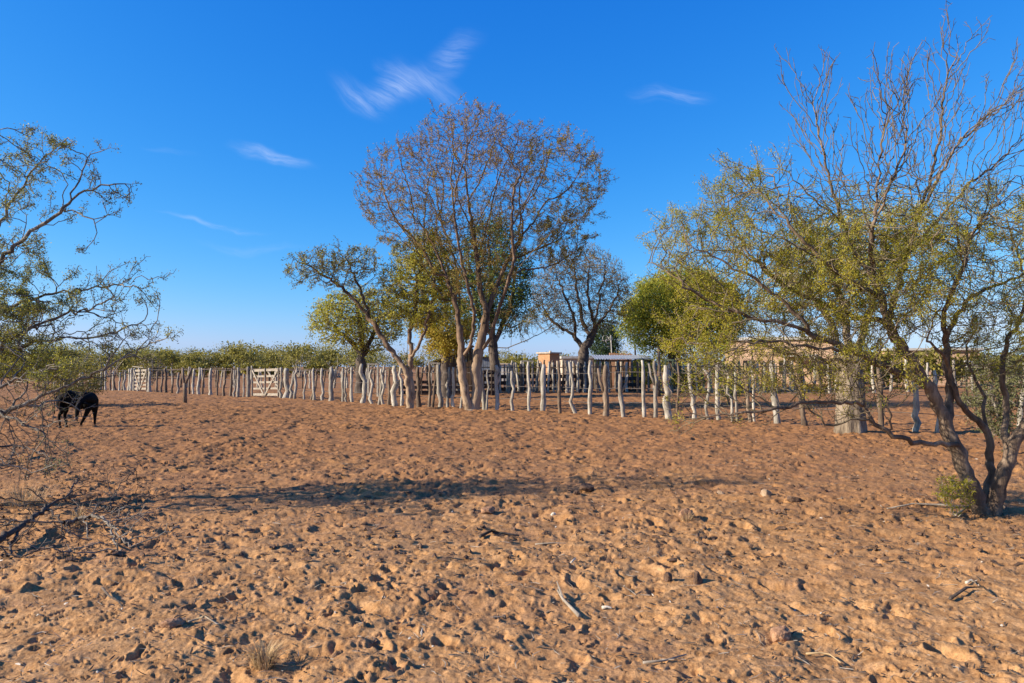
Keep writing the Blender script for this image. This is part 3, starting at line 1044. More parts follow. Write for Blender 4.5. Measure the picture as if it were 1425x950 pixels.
# ---------------------------------------- crooked many-stemmed tree, right foreground
d = 8.2
xb = X(1372, d)
b0 = np.array((xb, d, gz(xb, d) - 0.06))
limbs = [[b0] + L(d, (1362, 700), (1350, 672), (1336, 640), (1320, 600), (1302, 556), (1284, 530), (1268, 500), (1250, 478), (1236, 448), (1226, 415), (1216, 385)),
         # long dark limb to the left
         L(d, (1284, 530), (1258, 520, -.1), (1225, 507, -.2), (1185, 488, -.3), (1150, 474, -.35), (1128, 462, -.4), (1108, 438, -.45), (1080, 412, -.5), (1045, 385, -.55), (1005, 362, -.6), (965, 345, -.6)),
         L(d, (1185, 488, -.3), (1130, 484, -.5), (1085, 474, -.6), (1040, 478, -.8), (1000, 500, -.9), (970, 520, -.9)),
         L(d, (1225, 507, -.2), (1175, 503, .2), (1125, 498, .4), (1085, 487, .5), (1045, 473, .5), (1008, 478, .5)),
         L(d, (1128, 462, -.4), (1085, 448, -.5), (1040, 440, -.5), (1000, 425, -.5), (960, 400, -.4), (930, 375, -.4)),
         L(d, (1236, 448), (1190, 440, .3), (1140, 420, .5), (1090, 395, .6), (1050, 360, .7), (1020, 320, .7), (1005, 285, .7)),
         L(d, (1226, 415), (1190, 395, -.3), (1155, 370, -.5), (1120, 340, -.6), (1095, 305, -.6), (1070, 275, -.6)),
         # bare leaders
         L(d, (1216, 385), (1190, 350, .1), (1172, 310, .2), (1158, 260, .2), (1146, 215, .2), (1136, 170, .2), (1128, 130, .2)),
         L(d, (1216, 385), (1212, 340, -.3), (1218, 290, -.4), (1222, 240, -.4), (1228, 190, -.4), (1236, 145, -.4)),
         L(d, (1236, 448), (1250, 400, .3), (1262, 355, .4), (1278, 300, .4), (1296, 240, .4), (1308, 180, .4), (1316, 120, .4), (1332, 70, .4)),
         L(d, (1278, 300, .4), (1300, 260, .2), (1330, 205, .1), (1368, 165, 0), (1410, 135, 0)),
         L(d, (1262, 355, .4), (1300, 310, .7), (1345, 260, .8), (1390, 225, .8), (1430, 180, .8)),
         L(d, (1222, 300, -.4), (1242, 250, -.5), (1262, 190, -.5), (1250, 130, -.5)),
         # middle stem
         L(d, (1320, 600), (1322, 560, .15), (1318, 520, .2), (1317, 485, .25), (1322, 455, .3), (1340, 428, .3), (1362, 408, .35), (1395, 395, .4), (1430, 380, .4)),
         L(d, (1317, 485, .25), (1312, 450, .1), (1322, 415, 0), (1338, 375, -.1), (1350, 330, -.1), (1378, 290, -.1)),
         L(d, (1322, 455, .3), (1295, 430, .6), (1275, 400, .8), (1262, 370, .9)),
         # knobbly third stem
         [b0] + L(d, (1377, 690, .1), (1379, 655, .15), (1378, 622, .2), (1366, 592, .2), (1346, 572, .15), (1332, 552, .1), (1322, 525, .1), (1315, 500, .0), (1290, 470, -.2)),
         L(d, (1372, 600, .2), (1370, 572, .25), (1368, 545, .3), (1352, 520, .4), (1345, 490, .5), (1355, 460, .5)),
         # right stem
         [b0] + L(d, (1386, 695, -.05), (1392, 668, -.1), (1404, 632, -.1), (1420, 600, -.15), (1450, 565, -.2), (1490, 520, -.2), (1530, 450, -.2), (1550, 380, -.2)),
         L(d, (1402, 640, -.1), (1399, 600, 0), (1400, 560, .1), (1394, 520, .1), (1400, 480, .2), (1420, 440, .2), (1440, 380, .2)),
         L(d, (1490, 520, -.2), (1470, 460, 0), (1440, 400, .1), (1410, 340, .1), (1400, 300, .1)),
         # low branches
         L(d, (1338, 618, -.1), (1300, 617, -.25), (1262, 613, -.35), (1236, 602, -.4), (1216, 588, -.4), (1202, 560, -.4), (1190, 530, -.4)),
         L(d, (1216, 588, -.4), (1185, 582, -.5), (1160, 593, -.5), (1140, 580, -.5), (1122, 562, -.5), (1105, 530, -.5)),
         L(d, (1202, 562, -.4), (1160, 560, -.6), (1115, 562, -.7), (1060, 572, -.8), (1005, 576, -.8), (950, 587, -.8)),
         L(d, (1236, 602, -.4), (1240, 575, -.5), (1222, 540, -.5), (1215, 515, -.5)),
         L(d, (1060, 572, -.8), (1040, 545, -.8), (1015, 520, -.7), (985, 510, -.7)),
         ]
at = np.vstack([ell(1130, 390, 150, 95, d, 1.0, 1300), ell(1010, 365, 85, 75, d, .8, 700), ell(945, 340, 42, 45, d, .5, 220),
                ell(1055, 275, 65, 55, d, .6, 380), ell(1230, 370, 110, 100, d, 1.0, 900), ell(1370, 380, 90, 90, d, .9, 600),
                ell(1390, 300, 60, 55, d, .7, 450), ell(1215, 435, 110, 50, d - .1, .9, 650), ell(1110, 500, 120, 45, d, .9, 520), ell(1180, 525, 100, 60, d - .2, .8, 420), ell(1010, 545, 80, 35, d - .6, .5, 160), ell(990, 470, 70, 50, d, .7, 300), ell(1390, 480, 70, 60, d, .8, 280),
                ell(1200, 290, 110, 55, d, .8, 420), ell(1500, 400, 90, 120, d, .9, 420)])
ag = np.random.RandomState(5)
LEADERS = [([(1216, 385), (1190, 350), (1172, 310), (1158, 260), (1146, 215), (1136, 170), (1128, 130)], .2, 13),
           ([(1216, 385), (1212, 340), (1218, 290), (1222, 240), (1228, 190), (1236, 145)], -.4, 12),
           ([(1250, 400), (1262, 355), (1278, 300), (1296, 240), (1308, 180), (1316, 120), (1332, 70)], .4, 15),
           ([(1278, 300), (1300, 260), (1330, 205), (1368, 165), (1410, 135)], .1, 10),
           ([(1262, 355), (1300, 310), (1345, 260), (1390, 225), (1430, 180)], .8, 11),
           ([(1222, 300), (1242, 250), (1262, 190), (1250, 130)], -.5, 8),
           ([(1318, 440), (1338, 375), (1350, 330), (1378, 290), (1400, 250)], -.1, 8),
           ([(1190, 440), (1140, 420), (1090, 395), (1050, 360), (1020, 320), (1005, 285)], .6, 10),
           ([(1190, 395), (1155, 370), (1120, 340), (1095, 305), (1070, 275)], -.6, 9),
           ([(1128, 462), (1085, 448), (1040, 440), (1000, 425), (960, 400), (930, 375)], -.5, 11),
           ([(1185, 488), (1130, 484), (1085, 474), (1040, 478), (1000, 500), (970, 520)], -.7, 9),
           ([(1160, 560), (1115, 562), (1060, 572), (1005, 576), (950, 587)], -.75, 9)]
for q_, (ld_, d0_, n_) in enumerate(LEADERS):
    limbs += shoots(d, 200 + q_, ld_, d0_, int(n_ * (1.7 if q_ < 6 else 1.0)), ln=(40, 105) if q_ < 6 else (30, 75), side=.45)


def mask_right(p, rs):
    v_ = 510 - (p[:, 2] - CAM_H) / p[:, 1] * F_PX
    u_ = p[:, 0] / p[:, 1] * F_PX + 712
    lim = np.where(u_ < 1100, 190, np.where(u_ < 1330, 245, 225))
    m_ = np.clip((v_ - lim) / 50, 0, 1) ** 1.5
    m_ *= np.where(v_ > 545, 0.25, 1.0) * np.where(v_ > 485, 0.5, 1.0)
    fine = perlin(p[:, 0] * 6 + 3, p[:, 2] * 6 + p[:, 1] * 4, 29)
    m_ *= np.clip(0.65 + 1.3 * fine, 0.08, 1)
    return m_ * (0.5 + 0.5 * (perlin(p[:, 0] * 1.6 + 7, p[:, 2] * 1.6, 9) + perlin(p[:, 1] * 1.6, p[:, 2] * 1.6, 19) > -0.15))


tree('crooked_tree', 'crooked many-stemmed tree in the right foreground, bare leaders above yellow-green leaves', b0, limbs, at,
     0.077, 0.0020, 0.075, 0.75, 0.125, M['bark_right'], M['twig_right'], seed=31, iters=130, jit=0.20, inertia=0.7, trop=(0, 0, 0.10), exp=0.47, boost={1: .14, 5: .10, 7: .06, 8: .06, 9: .09, 10: .06, 11: .06, 13: .35, 16: .45, 17: .10, 18: 1.1, 19: .3, 21: .08, 23: .05},
     thick=0.011, twigs=(1, 0.06, 1), twig_prob=0.8, spray=(0.9, 4, 0.07, 0.25, 0.22, 3, 0.22),
     leaves=[dict(n=165000, spread=0.028, len=0.024, wid=0.0078, mat=M['leaf_right'], mask=mask_right, maxw=12),
             dict(n=12000, spread=0.034, len=0.026, wid=0.009, mat=M['leaf_green'], mask=mask_right, maxw=9)],
     limb_jit=0.010, crook=0.006, flare=0.35, knobs=0.025)

# ---------------------------------------- grey-twigged shrub at the left edge
d = 8.5
xb = X(-210, d)
b0 = np.array((xb, d, gz(xb, d) - 0.06))
limbs = [[b0] + L(d, (-190, 680), (-165, 600), (-120, 520), (-70, 450), (-30, 395), (0, 362), (30, 336), (60, 312), (95, 283), (120, 266), (150, 256), (188, 254)),
         L(d, (-70, 450), (-40, 380, .4), (-10, 330, .5), (15, 285, .5), (40, 245, .5), (75, 205, .5)),
         L(d, (-120, 520), (-90, 420, -.3), (-60, 330, -.4), (-35, 260, -.4), (0, 180, -.4)),
         L(d, (95, 283), (108, 250, .1), (120, 220, .1), (150, 206, .1)),
         L(d, (88, 292), (120, 300, -.1), (134, 312, -.1), (130, 332, -.1), (118, 348, -.1)),
         L(d, (-165, 600), (-120, 540, .5), (-60, 480, .6), (-10, 440, .6), (40, 418, .6), (90, 405, .6), (150, 400, .6), (190, 388, .6), (230, 385, .6)),
         L(d, (-165, 600), (-110, 575, -.5), (-50, 555, -.7), (0, 538, -.8), (45, 520, -.8), (80, 508, -.8), (118, 500, -.8)),
         L(d, (-110, 575, -.5), (-60, 585, -.3), (0, 575, -.2), (40, 558, -.2), (85, 540, -.2), (130, 520, -.2), (170, 500, -.2), (200, 484, -.2), (216, 468, -.2)),
         L(d, (-60, 480, .6), (-20, 495, .3), (20, 470, .2), (60, 450, .2), (100, 432, .2), (150, 440, .2)),
         L(d, (0, 575, -.2), (30, 590, -.5), (60, 600, -.6), (90, 630, -.7)),
         L(d, (-190, 680), (-120, 640, -.6), (-50, 620, -.9), (0, 640, -1), (40, 655, -1.0), (75, 645, -1)),
         L(d, (-60, 480, .6), (-10, 400, 1.0), (30, 370, 1.1), (60, 380, 1.1)),
         L(d, (-190, 680), (-250, 560, .4), (-260, 470, .5), (-235, 380, .5), (-200, 300, .5)),
         L(d, (-250, 560, .4), (-290, 500, .1), (-310, 440, 0), (-320, 380, 0))]
at = np.vstack([ell(-10, 460, 85, 62, d, .9, 950), ell(-10, 505, 100, 42, d, .9, 650), ell(-10, 370, 50, 60, d, .8, 180), ell(10, 250, 50, 60, d, .6, 110),
                ell(90, 225, 60, 35, d, .4, 50), ell(150, 275, 45, 35, d, .3, 40), ell(160, 410, 65, 30, d, .5, 60), ell(160, 475, 50, 26, d, .5, 90),
                ell(40, 560, 80, 40, d, .7, 160), ell(30, 640, 60, 35, d, .6, 110), ell(-80, 450, 60, 70, d, .9, 100), ell(-190, 520, 90, 60, d, 1.0, 160)])


LEFTS = [([(-110, 575), (-60, 585), (0, 575), (40, 558), (85, 540), (130, 520), (170, 500), (205, 482), (232, 462)], -.2, 8, (30, 75)),
         ([(-60, 480), (-10, 440), (40, 418), (90, 405), (150, 400), (190, 388)], .6, 7, (20, 50)),
         ([(-20, 495), (20, 470), (60, 450), (100, 432), (150, 440)], .2, 8, (30, 80)),
         ([(-50, 555), (0, 538), (45, 520), (80, 508)], -.8, 8, (30, 70)),
         ([(-70, 450), (-30, 395), (0, 362), (30, 336), (60, 312), (95, 283)], 0, 9, (25, 70)),
         ([(-40, 380), (-10, 330), (15, 285), (40, 245), (75, 205)], .5, 10, (20, 55)),
         ([(0, 575), (30, 590), (60, 600), (90, 630)], -.6, 6, (20, 50)),
         ([(-120, 540), (-40, 500), (60, 470), (130, 470)], .1, 7, (30, 70))]
limbs.append(L(d, (-120, 545, .1), (-40, 505, .1), (60, 475, .1), (140, 468, .1), (200, 445, .1)))
for q_, (ld_, d0_, n_, ln_) in enumerate(LEFTS):
    limbs += shoots(d, 300 + q_, ld_, d0_, n_, ln=ln_)


def mask_left(p, rs):
    v_ = 510 - (p[:, 2] - CAM_H) / p[:, 1] * F_PX
    u_ = p[:, 0] / p[:, 1] * F_PX + 712
    return np.where(v_ < 360, 0.7, np.where(v_ < 525, 1.0, 0.10)) * np.where(u_ > 110, 0.45, 1.0) * np.where(u_ < -40, .35, 1.0)


tree('grey_shrub', 'tall grey-twigged shrub reaching in from the left edge over the black calf', b0, limbs, at,
     0.10, 0.0022, 0.075, 0.75, 0.13, M['bark_grey'], M['bark_grey'], seed=37, iters=130, jit=0.22, inertia=0.6, trop=(0.05, 0, 0.08), exp=0.58,
     thick=0.010, twigs=(1, 0.055, 1), twig_prob=0.8, spray=(0.85, 3, 0.045, 0.15, 0.15, 3, 0.22), cat='shrub',
     leaves=[dict(n=40000, spread=0.024, len=0.022, wid=0.011, mat=M['leaf_grey'], mask=mask_left, maxw=9),
             dict(n=20000, spread=0.030, len=0.026, wid=0.010, mat=M['leaf_lime'], mask=lambda p, rs: mask_left(p, rs) ** 3, maxw=9)],
     limb_jit=0.014, crook=0.008)


# ---------------------------------------- small bushes and saplings
def bush(name, label, px, d, w_px, h_px, leaf, seed, n=4000, lsize=(0.10, 0.04), stems=6, twig='bark_grey', fill=260, step=0.14, cat='bush', base_y=None, spread=0.09, r0=0.006, R0=0.05):
    rs = np.random.RandomState(seed)
    b = base_at(px, d)
    by = 510 + (CAM_H - b[2]) / d * F_PX
    limbs = [[b, b + (0, 0, 0.08)]]
    for i in range(stems):
        a = rs.rand() * 6.28
        r_ = rs.rand() * 0.8
        top = P(px + math.cos(a) * w_px * 0.45 * r_, by - h_px * (0.5 + .4 * rs.rand()), d + math.sin(a) * w_px * 0.4 * d / F_PX * r_)
        mid = (b + top) / 2 + rs.normal(size=3) * 0.04
        limbs.append([b, mid, top])
    at_ = np.vstack([ell(px, by - h_px * 0.58, w_px / 2, h_px * 0.45, d, w_px / 2 * d / F_PX, fill, rs=rs)])
    return tree(name, label, b, limbs, at_, R0, r0, step, step * 9, step * 1.6, M[twig], M[twig], seed=seed, thick=0.02, cat=cat,
                twigs=(1, step, 1), leaves=[dict(n=n, spread=spread, len=lsize[0], wid=lsize[1], mat=M[leaf])], iters=60, crook=0.01)


bush('sapling', 'small light green sprout growing at the foot of the crooked tree', 1328, 8.0, 50, 64, 'leaf_right', 41, n=1300, lsize=(0.03, 0.011), step=0.035, fill=160, twig='twig_pale', spread=0.02, r0=0.0015, R0=0.012)
bush('green_bush', 'bright green bush among the back posts, left of the thickest fence stake', 893, 49.0, 36, 42, 'leaf_lime', 42, n=4200, lsize=(0.12, 0.05))
bush('green_bush', 'low green bush behind the fence below the dense green tree', 958, 46.0, 52, 32, 'leaf_olive', 43, n=4200, lsize=(0.12, 0.05))
bush('tangled_shrub', 'dense grey-green shrub at the right edge behind the crooked tree', 1398, 13.5, 110, 150, 'leaf_grey', 44, n=9000, lsize=(0.05, 0.02), stems=9, fill=800, step=0.11, spread=0.05, r0=0.004, R0=0.08)
bush('tangled_shrub', 'bare brown shrub tangle by the far left corral gate', 212, 62.0, 46, 40, 'leaf_rust', 45, n=300, lsize=(0.08, 0.03), stems=9, fill=600, step=0.16, r0=0.012)
bush('tangled_shrub', 'olive shrub below the left edge branches, beyond the black calf', 100, 30.0, 90, 62, 'leaf_olive', 46, n=7000, lsize=(0.08, 0.03), stems=9, fill=600, step=0.14)
bush('dark_bush', 'dark green tree behind the corral, between the bare dark tree and the dense green one', 842, 75.0, 44, 90, 'leaf_dark', 47, n=9000, lsize=(0.22, 0.09), fill=500, step=0.35, spread=0.3, cat='tree', r0=0.015, R0=0.15)
bush('dry_bush', 'dry orange bush behind the tin-roofed shelter', 868, 70.0, 26, 46, 'leaf_yellow', 48, n=3000, lsize=(0.16, 0.06), fill=200, step=0.25, spread=0.2)
bush('tangled_shrub', 'yellow-green shrub just behind the fence under the long limb of the crooked tree', 1015, 30.0, 60, 62, 'leaf_lime', 49, n=3500, lsize=(0.07, 0.028), stems=7, fill=350, step=0.14)


# ---------------------------------------- distant scrub woodland (reads as one mass)
def scrub_band(name, rows, leaf, seed, n_leaf, lsize):
    rs = np.random.RandomState(seed)
    LV, BV, BF = [], [], []
    off = 0
    for (x0, x1, d, hp, n) in rows:
        for k in range(n):
            px = x0 + (x1 - x0) * (k + rs.rand()) / n
            dd = d * (0.9 + 0.25 * rs.rand())
            x = X(px, dd)
            z0 = gz(x, dd)
            h = hp / F_PX * dd * (0.62 + 0.55 * rs.rand() ** 1.2) + CAM_H * 0.9
            w_ = h * (0.55 + 0.4 * rs.rand())
            c = np.array((x, dd, z0 + h * 0.58))
            m_ = int(n_leaf * (0.6 + 0.7 * rs.rand()) * (0.12 if rs.rand() < .16 else 1))
            nc = 14
            cc = rs.normal(size=(nc, 3))
            cc /= np.linalg.norm(cc, axis=1)[:, None]
            cc = c + cc * (rs.rand(nc) ** .4)[:, None] * np.array((w_ * .75, w_ * .7, h * .34))
            pk = rs.randint(0, nc, m_)
            q = cc[pk] + rs.normal(size=(m_, 3)) * np.array((w_ * .17, w_ * .17, h * .085))
            q = q[q[:, 2] > z0 + 0.25]
            LV.append(q)
            mb = MB()
            for t in range(5):
                tp = cc[rs.randint(nc)]
                b = Vector((x + rs.normal() * .15, dd, z0 - 0.05))
                m2 = (np.array(b) + tp) / 2 + rs.normal(size=3) * h * 0.05
                mb.tube([b, Vector(m2), Vector(tp)], [h * .022, h * .014, h * .006], 4, False)
            BV += mb.v
            BF += [tuple(i + off for i in f) for f in mb.f]
            off += len(mb.v)
    q = np.vstack(LV)
    v_, f_ = leaf_quads(q, lsize[0], lsize[1], rs)
    fo = obj(name, mesh_np(name, v_, [f_], False), M[leaf], None, 'stuff')
    me = bpy.data.meshes.new('stems')
    me.from_pydata(BV, [], BF)
    obj('stems', me, M['twig_pale'], fo, 'stuff')
    return fo


o = scrub_band('distant_scrub', [(-150, 520, 120, 30, 48), (-150, 720, 175, 36, 60)], 'leaf_scrub', 61, 900, (0.40, 0.22))
tag(o, 'belt of olive mesquite scrub on the horizon left of the trees', 'scrub')
o = scrub_band('distant_scrub', [(560, 1600, 165, 20, 60), (650, 1440, 92, 17, 34), (700, 800, 110, 19, 8), (-100, 470, 105, 8, 24), (1180, 1560, 62, 32, 13)], 'leaf_olive', 62, 700, (0.38, 0.20))
tag(o, 'belt of green scrub on the horizon behind the corral and buildings', 'scrub')

# ------------------------------------------------------------------ fences
FY0, FS = 26.98, 0.875    # the front fence runs along y = FY0 - FS * x


def on_line(px, y0=FY0, s=FS):
    t = (px - 712.5) / F_PX
    y = y0 / (1 + s * t)
    return t * y, y


def stake_mesh(b, top, w, seed, fork=None, bend=1.0, sides=7, segs=11):
    """crooked debarked stake from b to top (numpy points), w = diameter"""
    rs = np.random.RandomState(seed)
    mb = MB()
    h = np.linalg.norm(top - b)
    ph = rs.rand() * 6.28
    fr = 0.7 + 1.1 * rs.rand()
    am = min(w * 0.42, 0.04) * bend * (0.6 + 0.9 * rs.rand())
    kt = np.concatenate([[0, .09], np.sort(.16 + .80 * rs.rand(4)), [1]])
    kx = np.concatenate([[0, 0], rs.normal(size=4) * 0.55, [0]])
    pts, rad = [], []
    for i in range(segs):
        t = i / (segs - 1)
        p = b + (top - b) * t
        wob = np.interp(t, kt, kx)
        p = p + np.array((wob * am, math.cos(ph * 1.7 + t * 5) * am * 0.6, 0))
        p += rs.normal(size=3) * (0.006, 0.006, 0.0)
        pts.append(p)
        r = w / 2 * (1.12 - 0.32 * t) * (1 + 0.11 * rs.normal())
        rad.append(max(r, 0.015))
    rad[-1] *= 0.72 + 0.2 * rs.rand()
    mb.tube(pts, rad, sides)
    if fork:
        side = fork
        i0 = int(segs * (0.45 + 0.15 * rs.rand()))
        p0 = np.array(pts[i0])
        p2 = p0 + np.array((side * (0.16 + .10 * rs.rand()), 0.03, (top[2] - p0[2]) * (0.85 + 0.2 * rs.rand())))
        p1 = (p0 + p2) / 2 + np.array((side * 0.05, 0, -0.03))
        mb.tube([p0 - (0, 0, .06), p1, p2], [w * .36, w * .30, w * .20], 6)
    elif w > 0.06 and rs.rand() < 0.6:
        i0 = rs.randint(2, segs - 1)
        p0 = np.array(pts[i0])
        s_ = 1 if rs.rand() < .5 else -1
        mb.tube([p0, p0 + (s_ * w * .55, -w * .25, w * .55)], [w * .22, w * .10], 5)
    return mb


def stake(parent, px_b, px_t, py_t, w_px, fork=None, y0=FY0, s=FS, m='post', dy=0.0, bend=1.0, name='post'):
    x, y = on_line(px_b, y0, s)
    y += dy
    x = X(px_b, y)
    b = np.array((x, y, gz(x, y) - 0.12))
    t = P(px_t, py_t, y)
    w = w_px * y / F_PX
    mb = stake_mesh(b, t, w, int(px_b * 7 + py_t), fork, bend)
    return mb.build(name, M[m], parent, smooth=True, off=parent.location)


def wire_run(parent, px_list, zfrac, y0, s, r=0.009, name='wire', m='wire', top=1.5):
    pts = []
    rs = np.random.RandomState(int(px_list[0] + zfrac * 100))
    for px in px_list:
        x, y = on_line(px, y0, s)
        pts.append((x, y + 0.05, gz(x, y) + top * zfrac + rs.normal() * 0.02))
    MB().tube(pts, r, 4, False).build(name, M[m], parent, off=parent.location)


# front fence: (px at base, px at top, top py, width px, fork)
L_POSTS = [(209, 208, 517, 3.5, 0), (219, 219, 516, 3, 0), (225, 226, 516, 3, 0), (231.5, 230.5, 512, 3.8, 0), (240, 241, 520, 2.5, 0), (247.5, 248.5, 518, 3.2, 0),
           (264, 264, 516, 2.6, 0), (269, 270, 513, 2.8, 0), (277.5, 277.3, 511, 4, 0), (282, 285, 512, 2.6, 0), (293.5, 293.5, 512, 4.6, 0), (303, 303.5, 515, 2.8, 0),
           (312, 314.5, 512, 3.6, 0), (321, 323.5, 513, 3.8, 0), (326, 329, 515, 3, 0), (332, 331.5, 512, 4.2, 0), (340, 339, 520, 2.6, 0), (346, 345.5, 510, 5.2, 0)]
R_POSTS = [(391.5, 391, 511, 4, 0), (398, 399.5, 512, 7.5, 0), (404, 409, 516, 4.2, 0), (411, 413, 512, 4, 0), (424.5, 425, 515, 3, 0), (434, 437, 513, 3.6, 0), (438, 436, 512, 4, 0),
           (449.6, 448, 512, 4, 0), (461.5, 460, 511, 7, 1), (478, 477, 512, 4, 0), (482.5, 482, 517, 3, 0), (490.5, 489, 511, 4.4, 0), (505.5, 504, 506, 6.5, 0), (518.5, 517, 514, 4, 0),
           (528, 534, 508, 4, 0), (533.5, 531, 513, 4, 0), (541.6, 542, 511, 4.2, 0), (549.8, 549.5, 509, 7.5, 0), (559, 557, 510, 4.6, 0), (583.5, 581, 510, 6.5, 1), (597.5, 598, 506, 4.2, 0),
           (602, 606, 508, 4, 0), (613.5, 609.5, 507, 6.4, 0), (622.5, 625, 511, 3.6, 0), (631.5, 631, 511, 4.2, 0), (641, 643, 512, 3.4, 0), (675.5, 667, 504, 6, 0), (677, 679, 514, 3, 0),
           (691.5, 690, 508, 6.2, 1), (713.6, 712, 516, 4.6, 0), (736.2, 735, 503, 4.6, 0), (755, 757, 507, 8, 0), (779.5, 777, 502, 5, 0), (801, 792, 503, 5, 0), (820.6, 821.5, 502, 5.6, 0),
           (842.6, 843, 508, 8.4, -1), (867, 863, 520, 6.4, 1), (896.6, 894, 501, 5.6, 0), (912, 911, 502, 5.6, -1), (930.7, 926, 508, 10, 0), (945, 943, 504, 3.6, 0), (965.5, 958, 502, 5.8, 0),
           (986, 979, 513, 4.6, 0), (999.3, 1000, 503, 7, 0), (1018, 1012, 516, 3.8, 0), (1026, 1024, 508, 4.6, 0), (1043, 1038, 505, 5.4, 0), (1048, 1048, 506, 3.8, 0),
           (1081, 1075, 502, 8.6, 0), (1120, 1108, 496, 8.2, 0), (1225, 1223, 500, 7.5, 0), (1273.5, 1269, 510, 8.4, 0), (1300, 1302, 515, 5, 0), (1381.5, 1374, 505, 9, 0), (1420, 1422, 505, 7, 0), (1450, 1448, 505, 7, 0)]
gx, gy = on_line(300)
fl = thing('stake_fence', (gx, gy, gz(gx, gy)), 'crooked grey stake fence left of the white plank gate', 'fence')
for p in L_POSTS:
    stake(fl, *p, m='post' if (int(p[0]) % 3) else 'post_dark', bend=1.2)
wire_run(fl, [206, 231, 262, 277, 312, 345], 0.95, FY0, FS)
wire_run(fl, [206, 231, 262, 277, 312, 345], 0.62, FY0, FS)
gx, gy = on_line(755)
fr_ = thing('stake_fence', (gx, gy, gz(gx, gy)), 'long fence of crooked bleached stakes right of the white gate, passing the trees', 'fence')
for p in R_POSTS:
    stake(fr_, *p, m='post' if (int(p[0] * 3) % 7) else 'post_dark', bend=1.75)
wp = [391, 411, 449, 505, 549, 597, 631, 691, 736, 779, 820, 867, 912, 965, 1026, 1081, 1120, 1182, 1225, 1273, 1381, 1450]
wire_run(fr_, wp, 0.93, FY0, FS)
wire_run(fr_, wp, 0.60, FY0, FS)
wire_run(fr_, wp, 0.30, FY0, FS)
# far left run, thin stakes half hidden by the shrub
gx, gy = on_line(165)
ff = thing('stake_fence', (gx, gy, gz(gx, gy)), 'thin stake fence at far left behind the calf, left of the small gate', 'fence')
rs = np.random.RandomState(3)
for i, px in enumerate(np.arange(60, 178, 4.1)):
    q = px + rs.normal() * 0.8
    stake(ff, q, q + rs.normal() * 1.5, 516 + rs.normal() * 1.5, 2.4 + rs.rand(), m='post_dark' if i % 2 else 'post', bend=1.0)
stake(ff, 180, 180.5, 513, 4.2)
wire_run(ff, [60, 100, 140, 180], 0.9, FY0, FS)


def line_pt(px, z, y0=FY0, s=FS, dy=0.0):
    x, y = on_line(px, y0, s)
    return Vector((x, y + dy, gz(x, y) + z))


def plank_gate(label, pxa, pxb, h, rails, flip=False):
    a, b = line_pt(pxa, 0), line_pt(pxb, 0)
    g = thing('plank_gate', tuple((a + b) / 2), label, 'gate')
    ax = (b - a)
    nrm_ = Vector((ax.y, -ax.x, 0)).normalized()
    if nrm_.y > 0:
        nrm_ = -nrm_

    def at(t, z, o=0.0):
        return a + ax * t + Vector((0, 0, z)) + nrm_ * o
    zs = [0.16 + (h - 0.24) * i / (rails - 1) for i in range(rails)]
    rs_ = random.Random(int(pxa))
    for i, z in enumerate(zs):
        MB().bar(at(0, z + rs_.uniform(-.01, .01)), at(1, z + 0.05 + rs_.uniform(-.01, .01)), 0.125 if i == 0 or i == rails - 1 else 0.095, 0.03).build('rail', M['board'], g, off=g.location)
    for t in (0.035, 0.5, 0.965):
        MB().bar(at(t, 0.1, .035), at(t, h + 0.04, .035), 0.09, 0.03).build('stile', M['board'], g, off=g.location)
    for t0, t1 in ((0.05, 0.48), (0.95, 0.52)):
        MB().bar(at(t0, h - 0.06, .065), at(t1, 0.16, .065), 0.085, 0.025).build('brace', M['board'], g, off=g.location)
    MB().bar(at(0.52, h - 0.05, -.035), at(0.95, 0.5, -.035), 0.08, 0.025).build('brace', M['board'], g, off=g.location)
    return g


plank_gate('white weathered plank gate with V braces in the stake fence', 351, 390, 1.50, 5)
plank_gate('small pale board gate at far left of the stake fence beyond the calf', 187, 206, 1.42, 6)
# stakes crowded round the small gate belong to the far-left run
for q, t, w in ((184, 183.5, 4.4), (187, 187.5, 3.6), (193, 193, 3), (207.5, 208, 4)):
    stake(ff, q, t, 512, w)
MB().bar(line_pt(185, 1.62), line_pt(200, 1.55), 0.05, 0.05).build('rail', M['post'], ff, off=ff.location)

# lone forked stake in front of the fence
x, y = X(257.5, 33.2), 33.2
t = thing('forked_post', (x, y, gz(x, y)), 'lone Y-shaped forked post standing in front of the fence on the left', 'post')
mb = MB()
B = P(257.5, 562, y)
mb.tube([B - (0, 0, .1), P(257.6, 545, y), P(257.2, 533, y)], [.10, .085, .08], 8)
mb.tube([P(257.2, 534, y), P(255, 525, y), P(254, 511, y)], [.06, .055, .045], 7)
mb.tube([P(257.4, 535, y), P(262, 525, y), P(267, 512, y)], [.06, .06, .05], 7)
mb.build('post', M['post_dark'], t, smooth=True, off=t.location)

# inner fence behind, running away to the left in the left half
inn = thing('stake_fence', (X(300, 56), 56, 0), 'far inner fence of sparse stakes with a top rail, seen through the left stakes', 'fence')
rs = np.random.RandomState(9)
for px in np.arange(232, 560, 9.0):
    q = px + rs.normal() * 2.5
    stake(inn, q, q + rs.normal() * 2, 512 + rs.normal() * 2, 2.0 + 1.6 * rs.rand(), y0=54, s=0.10, m='post' if rs.rand() < .6 else 'post_dark')
for a in range(232, 545, 44):
    MB().bar(line_pt(a, 1.42, 54, .10, -.05), line_pt(a + 46, 1.44, 54, .10, -.05), 0.07, 0.05).build('rail', M['post_dark'], inn, off=inn.location)
